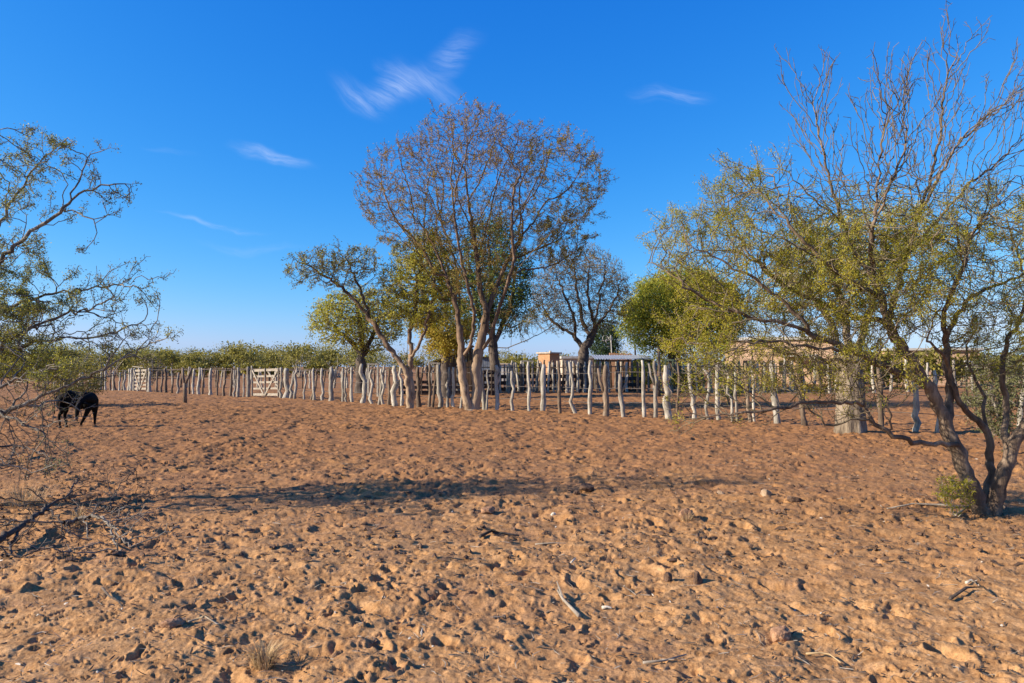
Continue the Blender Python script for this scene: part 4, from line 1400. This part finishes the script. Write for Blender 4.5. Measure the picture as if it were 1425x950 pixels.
# back fence of the corral, centre to right
bk_f = thing('stake_fence', (X(800, 47), 47, 0), 'back row of tall pale stakes across the corral, centre to right', 'fence')
for px in [575, 585, 596, 618, 637, 667, 683, 697, 704, 709, 716, 722, 728, 733, 741, 746, 750, 758, 763, 770, 775, 783, 789, 795, 804.5, 811, 818, 826, 831, 835, 841, 847, 857, 862, 871, 880, 888, 902, 909, 918, 936, 943, 951, 960, 969, 977, 990, 1001, 1010, 1021, 1031, 1042, 1052, 1058, 1064, 1072, 1080, 1088, 1093, 1099, 1104, 1111, 1120, 1131, 1142, 1152, 1160, 1215, 1240, 1262, 1290, 1330, 1352]:
    q = px + rs.normal() * 1.0
    stake(bk_f, q, q + rs.normal() * 2.2, (503 + rs.normal() * 2) if px > 690 else 508, 2.6 + 2.2 * rs.rand(), y0=47, s=-0.03, m='post' if rs.rand() < .8 else 'post_dark', dy=rs.normal() * 1.5)
for a in range(600, 1150, 50):
    MB().bar(line_pt(a, 1.62, 47, -.03, .1), line_pt(a + 52, 1.60, 47, -.03, .1), 0.06, 0.05).build('rail', M['post_dark'], bk_f, off=bk_f.location)
# third row further back, clustered
th = thing('stake_fence', (X(760, 54), 54, 0), 'furthest crowded row of stakes in front of the brick hut and sheds', 'fence')
for px in np.arange(690, 905, 4.6):
    q = px + rs.normal() * 1.6
    stake(th, q, q + rs.normal() * 1.2, 503 + rs.normal() * 2.2, 2.2 + 1.8 * rs.rand(), y0=55, s=-0.02, m='post_dark' if rs.rand() < .5 else 'post')


def frame(label, pxa, pxb, d, py_top, m='post', w=0.09):
    g = thing('door_frame', (X((pxa + pxb) / 2, d), d, 0), label, 'frame')
    za = P(pxa, py_top, d)[2]
    for px in (pxa, pxb):
        x = X(px, d)
        MB().bar((x, d, gz(x, d) - .05), (x, d, za), w, w).build('post', M[m], g, off=g.location)
    MB().bar((X(pxa, d) - .08, d, za + w / 2), (X(pxb, d) + .08, d, za + w / 2 - .02), w, w * 1.1).build('lintel', M[m], g, off=g.location)


frame('thin pale post-and-lintel frame between the two left trees', 513, 526, 40, 507.5)
frame('pale post-and-lintel frame left of the brick hut', 728, 741, 47.6, 503)
frame('yellow-painted frame behind the thickest stake', 926, 936, 48.0, 501.5, 'yellow', 0.1)
frame('pale wooden frame right of the yellow one', 940, 951, 48.3, 500)
frame('low pale frame right of the tall tree trunks, near the tin hut', 600, 611, 42, 506)


# ---------------------------------------- low dark plank barriers (feed bunks)
def bunk(label, pxa, pxb, d, d2, z0=0.12, z1=0.72, n=3):
    g = thing('feed_trough', (X(pxa, d), d, 0), label, 'trough')
    A, B_ = Vector((X(pxa, d), d, 0)), Vector((X(pxb, d2), d2, 0))
    side = (B_ - A).cross(Vector((0, 0, 1))).normalized()
    for i in range(n):
        z = z0 + (z1 - z0) * i / (n - 1)
        for o in (-0.3, 0.3):
            MB().bar(A + side * o + Vector((0, 0, z)), B_ + side * o + Vector((0, 0, z)), (z1 - z0) / n * 0.86, 0.04).build('plank', M['board_dark'], g, off=g.location)
    MB().bar(A + Vector((0, 0, z0 + .08)), B_ + Vector((0, 0, z0 + .08)), 0.04, 0.56).build('floor_board', M['board_dark'], g, off=g.location)
    k = max(3, int((B_ - A).length / 1.8))
    for i in range(k + 1):
        p = A.lerp(B_, i / k)
        for o in (-.345, .345):
            MB().bar(p + side * o + Vector((0, 0, -.05)), p + side * o + Vector((0, 0, z1 + .1)), 0.08, 0.06).build('leg', M['board_dark'], g, off=g.location)


bunk('long dark low plank trough left of the tall tree trunks', 556, 648, 43, 43.5)
bunk('long dark plank trough behind the fence right of the tall tree', 683, 800, 49.5, 51.5, 0.10, 0.95)
bunk('short dark slatted trough below the tin-roofed shelter', 862, 890, 47.5, 48.0, 0.05, 0.85)
bunk('dark box-like trough just right of the tall tree trunks', 673, 690, 42, 42, 0.15, 1.3, 4)


# ------------------------------------------------------------------ buildings
def prism(mb, c, sx_, sy_, z0, z1, rz):
    rot = Matrix.Rotation(rz, 3, 'Z')
    mb.box((c[0], c[1], (z0 + z1) / 2), (sx_, sy_, z1 - z0), rot)
    return mb


# small brick hut with flat slab roof (turned so that two faces show)
d = 60.0
cx = X(764, d)
hut = thing('brick_hut', (cx, d, 0), 'small flat-roofed orange brick hut behind the stakes left of the bare dark tree', 'building')
rot = R(48)
ztop = P(764, 492, d)[2]
mb = MB()
prism(mb, (0, 0, 0), 1.28, 1.20, -0.1, ztop, rot)
mb.build('wall', M['brick'], hut)
# visible brick courses as recessed joints are below a pixel here: thin proud courses only
prism(MB(), (0, 0, 0), 1.55, 1.46, ztop + 0.003, ztop + 0.11, rot).build('roof', M['slab'], hut)
prism(MB(), (0.1, 0, 0), .14, .14, ztop + 0.113, ztop + 0.24, rot).build('vent', M['slab'], hut)
n_ = Matrix.Rotation(rot, 3, 'Z') @ Vector((-0.0, -0.605, 0))
n2_ = Matrix.Rotation(rot, 3, 'Z') @ Vector((-0.645, 0, 0))
prism(MB(), (n_.x, n_.y, 0), .55, .03, 0.0, 1.75, rot).build('door', M['board_brown'], hut)

# low white building behind the bare dark tree
d = 72.0
hs_ = thing('low_house', (X(802, d), d, 0), 'low whitewashed building with flat pale roof behind the bare dark tree', 'building')
zt = P(802, 499, d)[2]
prism(MB(), (0, 0, 0), 2.9, 3, -0.1, zt, R(4)).build('wall', M['slab'], hs_)
prism(MB(), (0, 0, 0), 3.4, 3.4, zt + .003, zt + 0.22, R(4)).build('roof', M['whitewash'], hs_)
prism(MB(), (-.4, -1.51, 0), .7, .06, 0.0, 1.7, R(4)).build('door', M['board_brown'], hs_)
prism(MB(), (.8, -1.45, 0), .6, .06, 0.9, 1.6, R(4)).build('window', M['dark'], hs_)


def corrugated(w, l, z_front, z_back, amp=0.03, pitch=0.18):
    n = int(w / pitch * 4)
    V, Fq = [], []
    for j, yv in enumerate((-l / 2, l / 2)):
        for i in range(n + 1):
            x = -w / 2 + w * i / n
            z = (z_front if j == 0 else z_back) + amp * math.sin(i * math.pi / 2)
            V.append((x, yv, z))
    for i in range(n):
        Fq.append((i, i + 1, n + 2 + i, n + 1 + i))
    k = len(V)
    V += [(x, y, z - 0.012) for x, y, z in V]
    Fq += [tuple(k + i for i in f[::-1]) for f in Fq]
    return V, Fq


# tin roofed open shelter
d = 52.0
sh = thing('open_shelter', (X(864, d), d, 0), 'open shelter with bluish corrugated tin roof and crossed braces behind the back stakes', 'shelter')
zt = P(864, 499, d)[2]
V, Fq = corrugated(3.9, 2.6, zt - 0.05, zt + 0.28)
mb = MB()
mb.v, mb.f = V, Fq
mb.build('roof', M['tin'], sh)
for x in (-1.8, -.9, 0.0, .7, 1.2, 1.8):
    for yv in (-1.15, 1.15):
        MB().bar((x, yv, -.05), (x, yv, zt - 0.1 + (yv + 1.15) * .12), .1, .1).build('post', M['board_dark'], sh)
MB().bar((-1.9, -1.22, zt - .16), (1.9, -1.22, zt - .16), .12, .06).build('beam', M['board_dark'], sh)
MB().bar((-.1, -1.24, 1.5), (1.7, -1.24, 1.4), .10, .05).build('beam', M['board_brown'], sh)
MB().bar((.05, -1.28, .5), (1.15, -1.28, 1.45), .09, .05).build('brace', M['board_brown'], sh)
MB().bar((.05, -1.33, 1.45), (1.15, -1.33, .5), .09, .05).build('brace', M['board_brown'], sh)
for i in range(12):
    MB().bar((-1.75 + i * .31, 1.22, 0.0), (-1.75 + i * .31, 1.22, 1.7), .2, .03).build('board', M['board_brown'], sh)

# notched brick parapet behind the shelter
d = 64.0
wl = thing('brick_wall', (X(864, d), d, 0), 'notched brick wall top rising behind the tin-roofed shelter', 'wall')
zt = P(864, 493, d)[2]
prism(MB(), (0, 0, 0), 1.9, .3, -.1, zt - .18, 0).build('wall', M['brick'], wl)
for i, x in enumerate((-.75, -.35, .1, .5, .85)):
    prism(MB(), (x, 0, 0), .27 if i else .5, .3, zt - .178, zt + .12 - .02 * i, 0).build('merlon', M['brick'], wl)

# brown lean-to left of the trunks
d = 50.0
lt = thing('plank_shed', (X(630, d), d, 0), 'dark brown plank lean-to shed behind the tall tree, roof falling to the left', 'shed')
w_ = (656 - 604) / F_PX * d
zl, zr = P(606, 505, d)[2], P(652, 482, d)[2]
for i in range(14):
    x0 = -w_ / 2 + w_ * (i + .5) / 14
    zz = zl + (zr - zl) * (i + .5) / 14 - .03
    MB().box((x0, 0, zz / 2), (w_ / 14 * .94, .04 + .01 * (i % 2), zz)).build('board', M['board_brown'], lt)
MB().bar((-w_ / 2 - .25, 0.8, zl - .02), (w_ / 2 + .1, 0.8, zr + .05), .08, 2.1).build('roof', M['board_dark'], lt)
MB().box((w_ / 2 + .02, 0.8, zr / 2 - .05), (.05, 1.5, zr - .12)).build('side_wall', M['board_brown'], lt)
MB().box((0, 1.55, zl / 2), (w_ * .96, .04, zl)).build('back_wall', M['board_brown'], lt)

# small grey hut right of the trunks
d = 55.0
gh = thing('tin_hut', (X(677, d), d, 0), 'small grey corrugated hut showing right of the tall tree trunks', 'shed')
zt = P(677, 498, d)[2]
for i in range(7):
    x0 = -.42 + .14 * i
    MB().box((x0, -.5, zt / 2), (.125, .03 + .012 * (i % 2), zt)).build('panel', M['tin'], gh)
MB().box((0, 0, zt / 2), (.9, .92, zt - .02)).build('frame', M['board_dark'], gh)
MB().box((0, 0, zt + .05), (1.2, 1.3, .07)).build('roof', M['board_dark'], gh)
# pale building beyond, right of the hut
d = 78.0
pb = thing('low_house', (X(696, d), d, 0), 'tiny pale low building just above the fence, left of the post frame', 'building')
zt = P(696, 507, d)[2]
prism(MB(), (0, 0, 0), 2.6, 2.2, -.1, zt, R(-5)).build('wall', M['whitewash'], pb)
prism(MB(), (0, 0, 0), 2.9, 2.5, zt + .003, zt + .12, R(-5)).build('roof', M['slab'], pb)

# peach house behind the crooked tree
d = 71.0
ph_ = thing('peach_house', (X(1085, d), d, 0), 'peach stuccoed house with pale roof edge and porch behind the crooked tree', 'building')
zt = P(1085, 474, d)[2]
wpx = (1150 - 1012) / F_PX * d
prism(MB(), (0, 0, 0), wpx, 5.0, -.1, zt, R(-24)).build('wall', M['stucco'], ph_)
prism(MB(), (0, 0, 0), wpx + .5, 5.5, zt + .003, zt + .28, R(-24)).build('roof', M['whitewash'], ph_)
rr = Matrix.Rotation(R(-24), 3, 'Z')
for x0, z0, z1, ww in ((-2.6, 1.0, 2.2, 1.0), (.6, 1.0, 2.2, 1.0)):
    q = rr @ Vector((x0, -2.5, 0))
    prism(MB(), (q.x, q.y, 0), ww, .08, z0, z1, R(-24)).build('window', M['dark'], ph_)
q = rr @ Vector((-1.0, -2.5, 0))
prism(MB(), (q.x, q.y, 0), .9, .08, 0, 2.05, R(-24)).build('door', M['board_brown'], ph_)
q = rr @ Vector((2.0, -3.6, 0))
prism(MB(), (q.x, q.y, 0), 2.8, 2.4, P(1105, 497, d)[2], P(1105, 494, d)[2], R(-24)).build('porch_roof', M['whitewash'], ph_)
for x0 in (.75, 1.9, 3.2):
    q = rr @ Vector((x0, -4.7, 0))
    prism(MB(), (q.x, q.y, 0), .14, .14, -.05, P(1105, 496.2, d)[2], R(-24)).build('porch_post', M['whitewash'], ph_)
# further pale house, right
d = 66.0
h3 = thing('low_house', (X(1290, d), d, 0), 'low pale house glimpsed through the stems at right', 'building')
zt = P(1290, 488, d)[2]
prism(MB(), (0, 0, 0), 7.0, 4.0, -.1, zt, R(-14)).build('wall', M['stucco'], h3)
prism(MB(), (0, 0, 0), 7.5, 4.6, zt + .003, zt + .2, R(-14)).build('roof', M['whitewash'], h3)
for x0 in (-2.4, 0.2, 2.3):
    prism(MB(), (x0 * math.cos(R(14)) - 2.0 * math.sin(R(14)), -2.0 * math.cos(R(14)) - x0 * math.sin(R(14)), 0), .9, .1, .9, 1.8, R(-14)).build('window', M['dark'], h3)
# antenna mast and power pole
d = 68.0
an = thing('antenna_mast', (X(851, d), d, 0), 'thin pale mast with a wiry antenna above the tin-roofed shelter', 'antenna')
zt = P(851, 466, d)[2]
MB().tube([(0, 0, -.1), (0.03, 0, 2.5), (-.06, 0, zt)], [.06, .055, .045], 6).build('mast', M['whitewash'], an)
mb = MB()
for k in range(3):
    c = Vector((-.55 + .25 * k, 0, zt - .3 - .25 * (k % 2)))
    r_ = .28 - .05 * k
    mb.tube([c + Vector((r_ * math.cos(a_ * .7), 0.05 * math.sin(a_), r_ * math.sin(a_ * .7))) for a_ in range(10)], .022, 4, False)
mb.bar((-.9, 0, zt - .5), (0, 0, zt - .45), .04, .03)
mb.build('antenna', M['whitewash'], an)
pp = thing('pole', (X(884, 60), 60, 0), 'dark leaning pole beside the dense green tree', 'pole')
MB().tube([(0, 0, -.1), (.02, 0, 2.2), (-.03, 0, P(884, 480, 60)[2])], [.09, .08, .07], 7).build('shaft', M['board_dark'], pp, smooth=True)
dp = thing('tall_post', (X(917, 40), 40, 0), 'tall dark bare post behind the fence left of the thickest stake', 'post')
MB().tube([(0, 0, -.1), (.02, 0, 1.2), (-.02, 0, P(917, 485, 40)[2])], [.10, .085, .07], 7).build('shaft', M['post_dark'], dp, smooth=True)
# pale bench seen through the stems
d = 24.0
be = thing('bench', (X(1352, d), d, 0), 'low white plank bench seen through the stems at right', 'bench')
for i, py in enumerate((503, 509)):
    z = P(1352, py, d)[2]
    MB().box((0, .1 * (1 - i), z), (.36, .05, .07)).build('board', M['whitewash'], be)
for x0 in (-.15, .15):
    MB().bar((x0, .05, -.05), (x0, .05, P(1352, 503, d)[2]), .06, .05).build('leg', M['board_dark'], be)

# ------------------------------------------------------------------ calf
d = 19.7
cxp = X(110, d)
calf = thing('calf', (cxp, d, gz(cxp, d)), 'black calf with lowered head turned back, standing under the left shrub', 'calf')
calf.rotation_euler = (0, 0, R(17))
calf.scale = (0.90, 1.05, 1.0)


def skin(name, verts, edges, radii, material, parent, sub=2, root=0):
    me = bpy.data.meshes.new(name)
    me.from_pydata(verts, edges, [])
    o = obj(name, me, material, parent)
    md = o.modifiers.new('skin', 'SKIN')
    md.use_smooth_shade = True
    for i, r_ in enumerate(radii):
        sv = me.skin_vertices[0].data[i]
        sv.radius = r_ if hasattr(r_, '__len__') else (r_, r_)
        sv.use_root = (i == root)
    ms = o.modifiers.new('smooth', 'SMOOTH')
    ms.factor = 0.4
    ms.iterations = 2
    md2 = o.modifiers.new('sub', 'SUBSURF')
    md2.levels = sub
    md2.render_levels = sub
    return o


# +x is the chest end; the body is 1.1 m long, 1.0 m to the withers
cv, ce, cr = [], [], []


def chain(pts, rads, start=None):
    prev = start
    for p, r_ in zip(pts, rads):
        cv.append(p)
        cr.append(r_)
        if prev is not None:
            ce.append((prev, len(cv) - 1))
        prev = len(cv) - 1
    return prev


# trunk: pelvis .. ribcage .. shoulder
chain([(-.44, 0, .78), (-.30, 0, .76), (-.08, 0, .72), (.14, 0, .71), (.32, 0, .75), (.42, -.02, .79)],
      [(.17, .22), (.205, .265), (.22, .285), (.225, .295), (.205, .28), (.15, .21)])
# neck swings toward the viewer and down, head hangs beside the near foreleg
chain([(.33, -.20, .80), (.20, -.33, .76)], [(.13, .16), (.11, .13)], 5)
NECK = len(cv) - 1
chain([(.13, -.40, .66), (.115, -.43, .54), (.105, -.455, .42), (.10, -.47, .335), (.10, -.475, .28)],
      [(.125, .11), (.118, .105), (.088, .08), (.068, .062), (.064, .055)], NECK)
# hind legs: stifle forward, hock back
chain([(-.44, -.12, .58), (-.34, -.13, .46), (-.46, -.13, .34), (-.43, -.13, .17), (-.42, -.13, .05)], [(.14, .17), (.095, .115), (.055, .062), (.042, .044), (.044, .044)], 0)
chain([(-.42, .12, .58), (-.30, .13, .46), (-.40, .13, .34), (-.35, .13, .17), (-.33, .13, .05)], [(.14, .17), (.095, .115), (.055, .062), (.042, .044), (.044, .044)], 0)
# fore legs
chain([(.33, -.13, .54), (.27, -.14, .39), (.20, -.14, .24), (.13, -.14, .11), (.12, -.14, .05)], [(.12, .15), (.08, .09), (.058, .06), (.042, .044), (.043, .043)], 4)
chain([(.42, .11, .54), (.42, .12, .40), (.42, .12, .28), (.42, .12, .14), (.42, .12, .05)], [(.12, .15), (.08, .09), (.058, .06), (.042, .044), (.043, .043)], 4)
# tail
chain([(-.54, -.03, .86), (-.60, -.05, .72), (-.60, -.06, .50), (-.585, -.06, .36)], [.032, .018, .015, .026], 0)
skin('body', cv, ce, cr, M['cow'], calf, 2, 2)
for sgn in (-1, 1):
    MB().tube([(.135 + sgn * .08, -.40, .66), (.135 + sgn * .155, -.41, .665), (.135 + sgn * .21, -.42, .63), (.135 + sgn * .225, -.42, .60)], [.022, .042, .034, .006], 8).build('ear', M['cow'], calf, smooth=True)
    MB().tube([(.115 + sgn * .078, -.455, .545), (.115 + sgn * .086, -.468, .54)], [.014, .008], 6).build('eye', M['hoof'], calf, smooth=True)
MB().tube([(.10, -.478, .295), (.10, -.484, .255), (.10, -.482, .232)], [.050, .052, .030], 10).build('muzzle', M['muzzle'], calf, smooth=True)
for (x0, y0) in ((-.42, -.13), (-.33, .13), (.12, -.14), (.42, .12)):
    MB().tube([(x0, y0, -.01), (x0, y0, .055)], [.05, .04], 8).build('hoof', M['hoof'], calf, smooth=True)


# ------------------------------------------------------------------ things lying on the ground
def gpt(px, py):
    """ground point seen at a photo pixel"""
    uu, vv = px2uv(px, py)
    dd = -CAM_H / vv
    for _ in range(4):
        z = gzf(uu * dd, dd)
        dd = -(CAM_H - z) / vv
    return uu * dd, dd, gzf(uu * dd, dd)


def lump(name, px, py, wpx, hpx, m, label, cat, seed, ang=0.3):
    x, y, z = gpt(px, py)
    w = wpx / F_PX * y
    h = hpx / F_PX * y
    rs_ = np.random.RandomState(seed)
    bm = bmesh.new()
    bmesh.ops.create_icosphere(bm, subdivisions=3, radius=1.0)
    dirs = rs_.normal(size=(9, 3))
    dirs /= np.linalg.norm(dirs, axis=1)[:, None]
    cut = 0.55 + 0.35 * rs_.rand(9)
    for v_ in bm.verts:
        p = np.array(v_.co)
        for dd_, c_ in zip(dirs, cut):
            k = p @ dd_
            if k > c_:
                p = p - dd_ * (k - c_) * 0.85
        p = p * (1 + 0.05 * rs_.normal())
        v_.co = (p[0] * w / 2, p[1] * w / 2 * .8, p[2] * h * .62)
    me = bpy.data.meshes.new(name)
    bm.to_mesh(me)
    bm.free()
    me.polygons.foreach_set('use_smooth', [False] * len(me.polygons))
    o = obj(name, me, M[m], loc=(x, y, z + h * .18))
    o.rotation_euler = (0, ang * .3, ang * 3)
    return tag(o, label, cat)


lump('clod', 817, 682, 26, 12, 'clod_dark', 'dark earth clod lying in the middle of the yard, right of the frame centre', 'clod', 1)
lump('clod', 803, 688, 15, 9, 'clod_dark', 'smaller dark clod touching the left side of the big central clod', 'clod', 12)
lump('clod', 680, 713, 24, 12, 'clod', 'brown clod left of the big dark one, nearer the camera', 'clod', 2)
lump('clod', 955, 716, 26, 17, 'clod', 'tall brown clod casting a shadow right of the centre', 'clod', 3)
lump('stone', 1066, 690, 18, 11, 'stone', 'pale rounded stone in the sand left of the crooked tree', 'stone', 4)
lump('clod', 1105, 695, 24, 10, 'clod_dark', 'flat dark dung clod right of the pale stone', 'clod', 5)
lump('clod', 971, 811, 17, 20, 'clod_dark', 'upright stumpy clod in the right foreground', 'clod', 6)
lump('clod', 930, 806, 16, 14, 'clod_dark', 'dark clod just left of the upright stumpy one', 'clod', 7)
lump('stone', 1003, 692, 13, 7, 'stone', 'small pale stone between the tall clod and the rounded stone', 'stone', 8)
lump('clod', 240, 870, 34, 14, 'clod', 'smooth buried clod near the left foreground', 'clod', 9)
lump('clod', 1085, 885, 40, 20, 'clod', 'large clod by a deep hoof pit in the lower right', 'clod', 10)
lump('stone', 770, 724, 9, 5, 'bone', 'tiny white chip in the sand below the central dark clod', 'stone', 11)


def stick(label, pts, r, m='twig_pale', name='stick', cat='stick', lift=0.012, taper=.5):
    q = []
    for i, p in enumerate(pts):
        x, y, z = gpt(p[0], p[1])
        q.append(Vector((x, y, z + lift + (p[2] if len(p) > 2 else 0))))
    zm = sorted(v_.z for v_ in q)[len(q) // 2]
    for v_ in q:
        v_.z = zm + (v_.z - zm) * 0.25
    c = q[0].copy()
    t = thing(name, tuple(c), label, cat)
    n = len(q)
    MB().tube(q, [r * (1 - taper * i / (n - 1)) for i in range(n)], 6).build('shaft', M[m], t, smooth=True, off=c)
    return t


t = stick('forked bleached stick in the centre foreground', [(806, 860), (795, 848), (783, 838), (776, 826, .03)], .014, 'twig_pale')
c = t.location
q = [Vector(gpt(*p)) + Vector((0, 0, .015 + l)) for p, l in (((785, 840), 0), ((780, 832), .03), ((775, 826), .07))]
MB().tube(q, [.009, .007, .004], 5).build('fork', M['twig_pale'], t, off=c)
stick('short white bone splinter right of the forked stick', [(838, 848), (845, 847), (851, 848)], .013, 'bone', 'bone', 'bone')
stick('small white bone standing by a dark pit in the lower centre', [(587, 898), (586, 890, .03), (588, 885, .035)], .006, 'bone', 'bone', 'bone')
stick('yellow-ended stick in the lower right foreground', [(1122, 913), (1140, 914, .01), (1155, 917, .01), (1170, 924)], .007, 'straw')
stick('dark curved stick above the centre of the sandy foreground', [(668, 752), (684, 744, .03), (703, 745, .03), (722, 752, .02)], .018, 'bark_dark')
stick('pale stick lying right of the dark curved stick', [(745, 757), (770, 754), (792, 756)], .01, 'twig_pale')
stick('pale twig beneath the crooked tree, pointing left', [(1350, 712), (1310, 708, .03), (1270, 706, .02), (1235, 711, .01)], .016, 'twig_pale')
stick('thin bent root at the foot of the crooked tree', [(1330, 718), (1345, 712, .04), (1360, 705, .10), (1385, 695, .06), (1400, 710)], .012, 'twig_pale', 'root', 'root')
stick('bleached bone fragment in the right foreground', [(1345, 815), (1352, 811, .01), (1361, 818, .01)], .013, 'bone', 'bone', 'bone')
stick('dark stick beside the bleached bone fragment', [(1322, 836), (1345, 826, .02), (1368, 822, .04), (1382, 832)], .012, 'bark_dark')
stick('thin pale twig on the sand at lower left', [(262, 868), (285, 862, .01), (303, 870)], .009, 'twig_pale')
stick('dark twig beside the buried clod at lower left', [(142, 825), (152, 836, .02), (165, 842, .01), (176, 851)], .008, 'bark_dark')
stick('short pale chip above the forked stick', [(795, 789), (801, 782, .02)], .009, 'bone', 'bone', 'bone')
stick('pale twig low in the centre right', [(895, 925), (925, 922), (955, 916, .01)], .008, 'twig_pale')


# fallen dead branches at left
def fallen(label, limbs_px, r, m, seed, spread_n=60):
    pts = []
    for lb in limbs_px:
        q = []
        for p in lb:
            x, y, z = gpt(p[0], p[1])
            q.append(np.array((x, y, z + .02 + p[2])))
        pts.append(q)
    rs_ = np.random.RandomState(seed)
    allp = np.vstack(pts)
    at_ = np.vstack([allp[rs_.randint(0, len(allp), spread_n)] + rs_.normal(size=(spread_n, 3)) * (.28, .35, .06) + (0, 0, .07)])
    b = pts[0][0]
    return tree('fallen_branch', label, b, pts, at_, r, .003, .06, .5, .10, M[m], M[m], seed=seed, thick=.012, twigs=(1, .07, 1), cat='branch',
                trop=(0, 0, 0), jit=.3, crook=.008, flare=0, iters=25)


fallen('dark dead branch lying on the sand at the left edge', [[(-10, 765, .05), (30, 748, .10), (70, 726, .16), (95, 712, .20), (110, 690, .22)], [(30, 748, .1), (18, 765, .04), (8, 778, .0)],
                                                    [(60, 728, .15), (80, 735, .10), (90, 745, .02)]], .030, 'bark_dark', 71)
fallen('bleached dead branch with thorns beside the dark one at left', [[(88, 738, .06), (110, 734, .10), (135, 738, .12), (160, 750, .08), (180, 762, .02)], [(150, 745, .1), (165, 772, .0)],
                                                              [(120, 736, .1), (122, 757, .02)]], .020, 'bark_grey', 72, 50)
fallen('bare upright twigs stuck in the shaded sand at left', [[(150, 715, .0), (165, 700, .18), (185, 690, .3)], [(155, 712, 0), (150, 690, .2)], [(160, 716, .02), (190, 700, .08)]], .012, 'bark_dark', 73, 40)
fallen('dead twigs drooping to the ground under the grey shrub', [[(-20, 640, .2), (20, 636, .22), (60, 645, .15), (75, 655, .02)], [(20, 636, .2), (10, 655, .05)]], .022, 'bark_dark', 74, 60)


# dry grass tufts
def tuft(px, py, rpx, hpx, n, label, seed):
    x, y, z = gpt(px, py)
    rs_ = np.random.RandomState(seed)
    s_ = y / F_PX
    V, Fq = [], []
    for i in range(n):
        a = rs_.rand() * 6.28
        r_ = rs_.rand() ** .7 * rpx * s_ * .35
        b = np.array((math.cos(a) * r_, math.sin(a) * r_, -.01))
        out = np.array((math.cos(a), math.sin(a), 0)) * rpx * s_ * (.3 + .7 * rs_.rand()) + rs_.normal(size=3) * .01
        h = hpx * s_ * (.4 + .8 * rs_.rand())
        m1 = b + out * .4 + (0, 0, h * .7)
        m2 = b + out + (0, 0, h * (.75 + .3 * rs_.rand()))
        sd_ = np.array((-math.sin(a), math.cos(a), 0)) * .0022
        k = len(V)
        V += [b - sd_, b + sd_, m1 + sd_, m1 - sd_, m2]
        Fq += [(k, k + 1, k + 2, k + 3), (k + 3, k + 2, k + 4)]
    me = bpy.data.meshes.new('dry_grass_tuft')
    me.from_pydata([tuple(q) for q in V], [], Fq)
    o = obj('dry_grass_tuft', me, M['straw'], loc=(x, y, z))
    tag(o, label, 'grass tuft')


tuft(368, 928, 36, 34, 260, 'dry straw-coloured grass tuft in the lower left foreground', 81)
tuft(108, 733, 14, 26, 90, 'small pale dry tuft beside the bleached fallen branch', 82)
tuft(955, 722, 18, 14, 60, 'tiny dry tuft behind the tall brown clod', 83)
tuft(30, 700, 60, 30, 160, 'thin dry grass on the shaded sand at the left edge', 84)


# litter: chips and twigs nobody could count
def litter(name, n, y0, y1, lmin, lmax, w, m, seed, label, sigma=0.35):
    rs_ = np.random.RandomState(seed)
    uu = rs_.rand(n)
    y = y0 * (y1 / y0) ** uu
    x = (rs_.rand(n) * 1.7 - .85) * y
    z = ground_h(x, y) + 0.004
    a = rs_.rand(n) * np.pi
    d_ = np.stack([np.cos(a), np.sin(a), rs_.normal(size=n) * sigma], 1)
    d_ /= np.linalg.norm(d_, axis=1)[:, None]
    L_ = (lmin + (lmax - lmin) * rs_.rand(n) ** 2.5)[:, None]
    s_ = np.stack([-np.sin(a), np.cos(a), 0 * a], 1)
    ww = w * (0.5 + rs_.rand(n))[:, None]
    c_ = np.stack([x, y, z + .004], 1)
    bend = rs_.normal(size=(n, 1)) * .15 * L_
    up = np.array((0, 0, 1.0))
    ring = lambda c0, k: [c0 + s_ * ww * k, c0 + up * ww * k * 1.3, c0 - s_ * ww * k]
    a0, a1, a2 = c_ - d_ * L_ / 2, c_ + s_ * bend, c_ + d_ * L_ / 2
    V = np.stack(ring(a0, .7) + ring(a1, 1.0) + ring(a2, .4), 1).reshape(-1, 3)
    b = np.arange(n)[:, None] * 9
    Fq = np.concatenate([b + np.array(q) for q in ((0, 1, 4, 3), (1, 2, 5, 4), (3, 4, 7, 6), (4, 5, 8, 7))], 0)
    o = obj(name, mesh_np(name, V, [Fq]), M[m], None, 'stuff')
    tag(o, label, 'litter')


litter('twig_litter', 3600, 3.2, 27, .015, .13, .0022, 'twig_pale', 91, 'pale twig and straw litter scattered over the trampled sand')
litter('dark_litter', 5000, 3.2, 30, .010, .075, .0045, 'bark_dark', 92, 'dark bark and dung crumbs scattered over the trampled sand')
litter('dung_litter', 3000, 6, 30, .03, .11, .016, 'clod_dark', 94, 'dark lumps of trampled dung scattered towards the fence', .15)
litter('chip_litter', 170, 3.2, 27, .015, .05, .006, 'bone', 93, 'bleached chips scattered over the trampled sand')
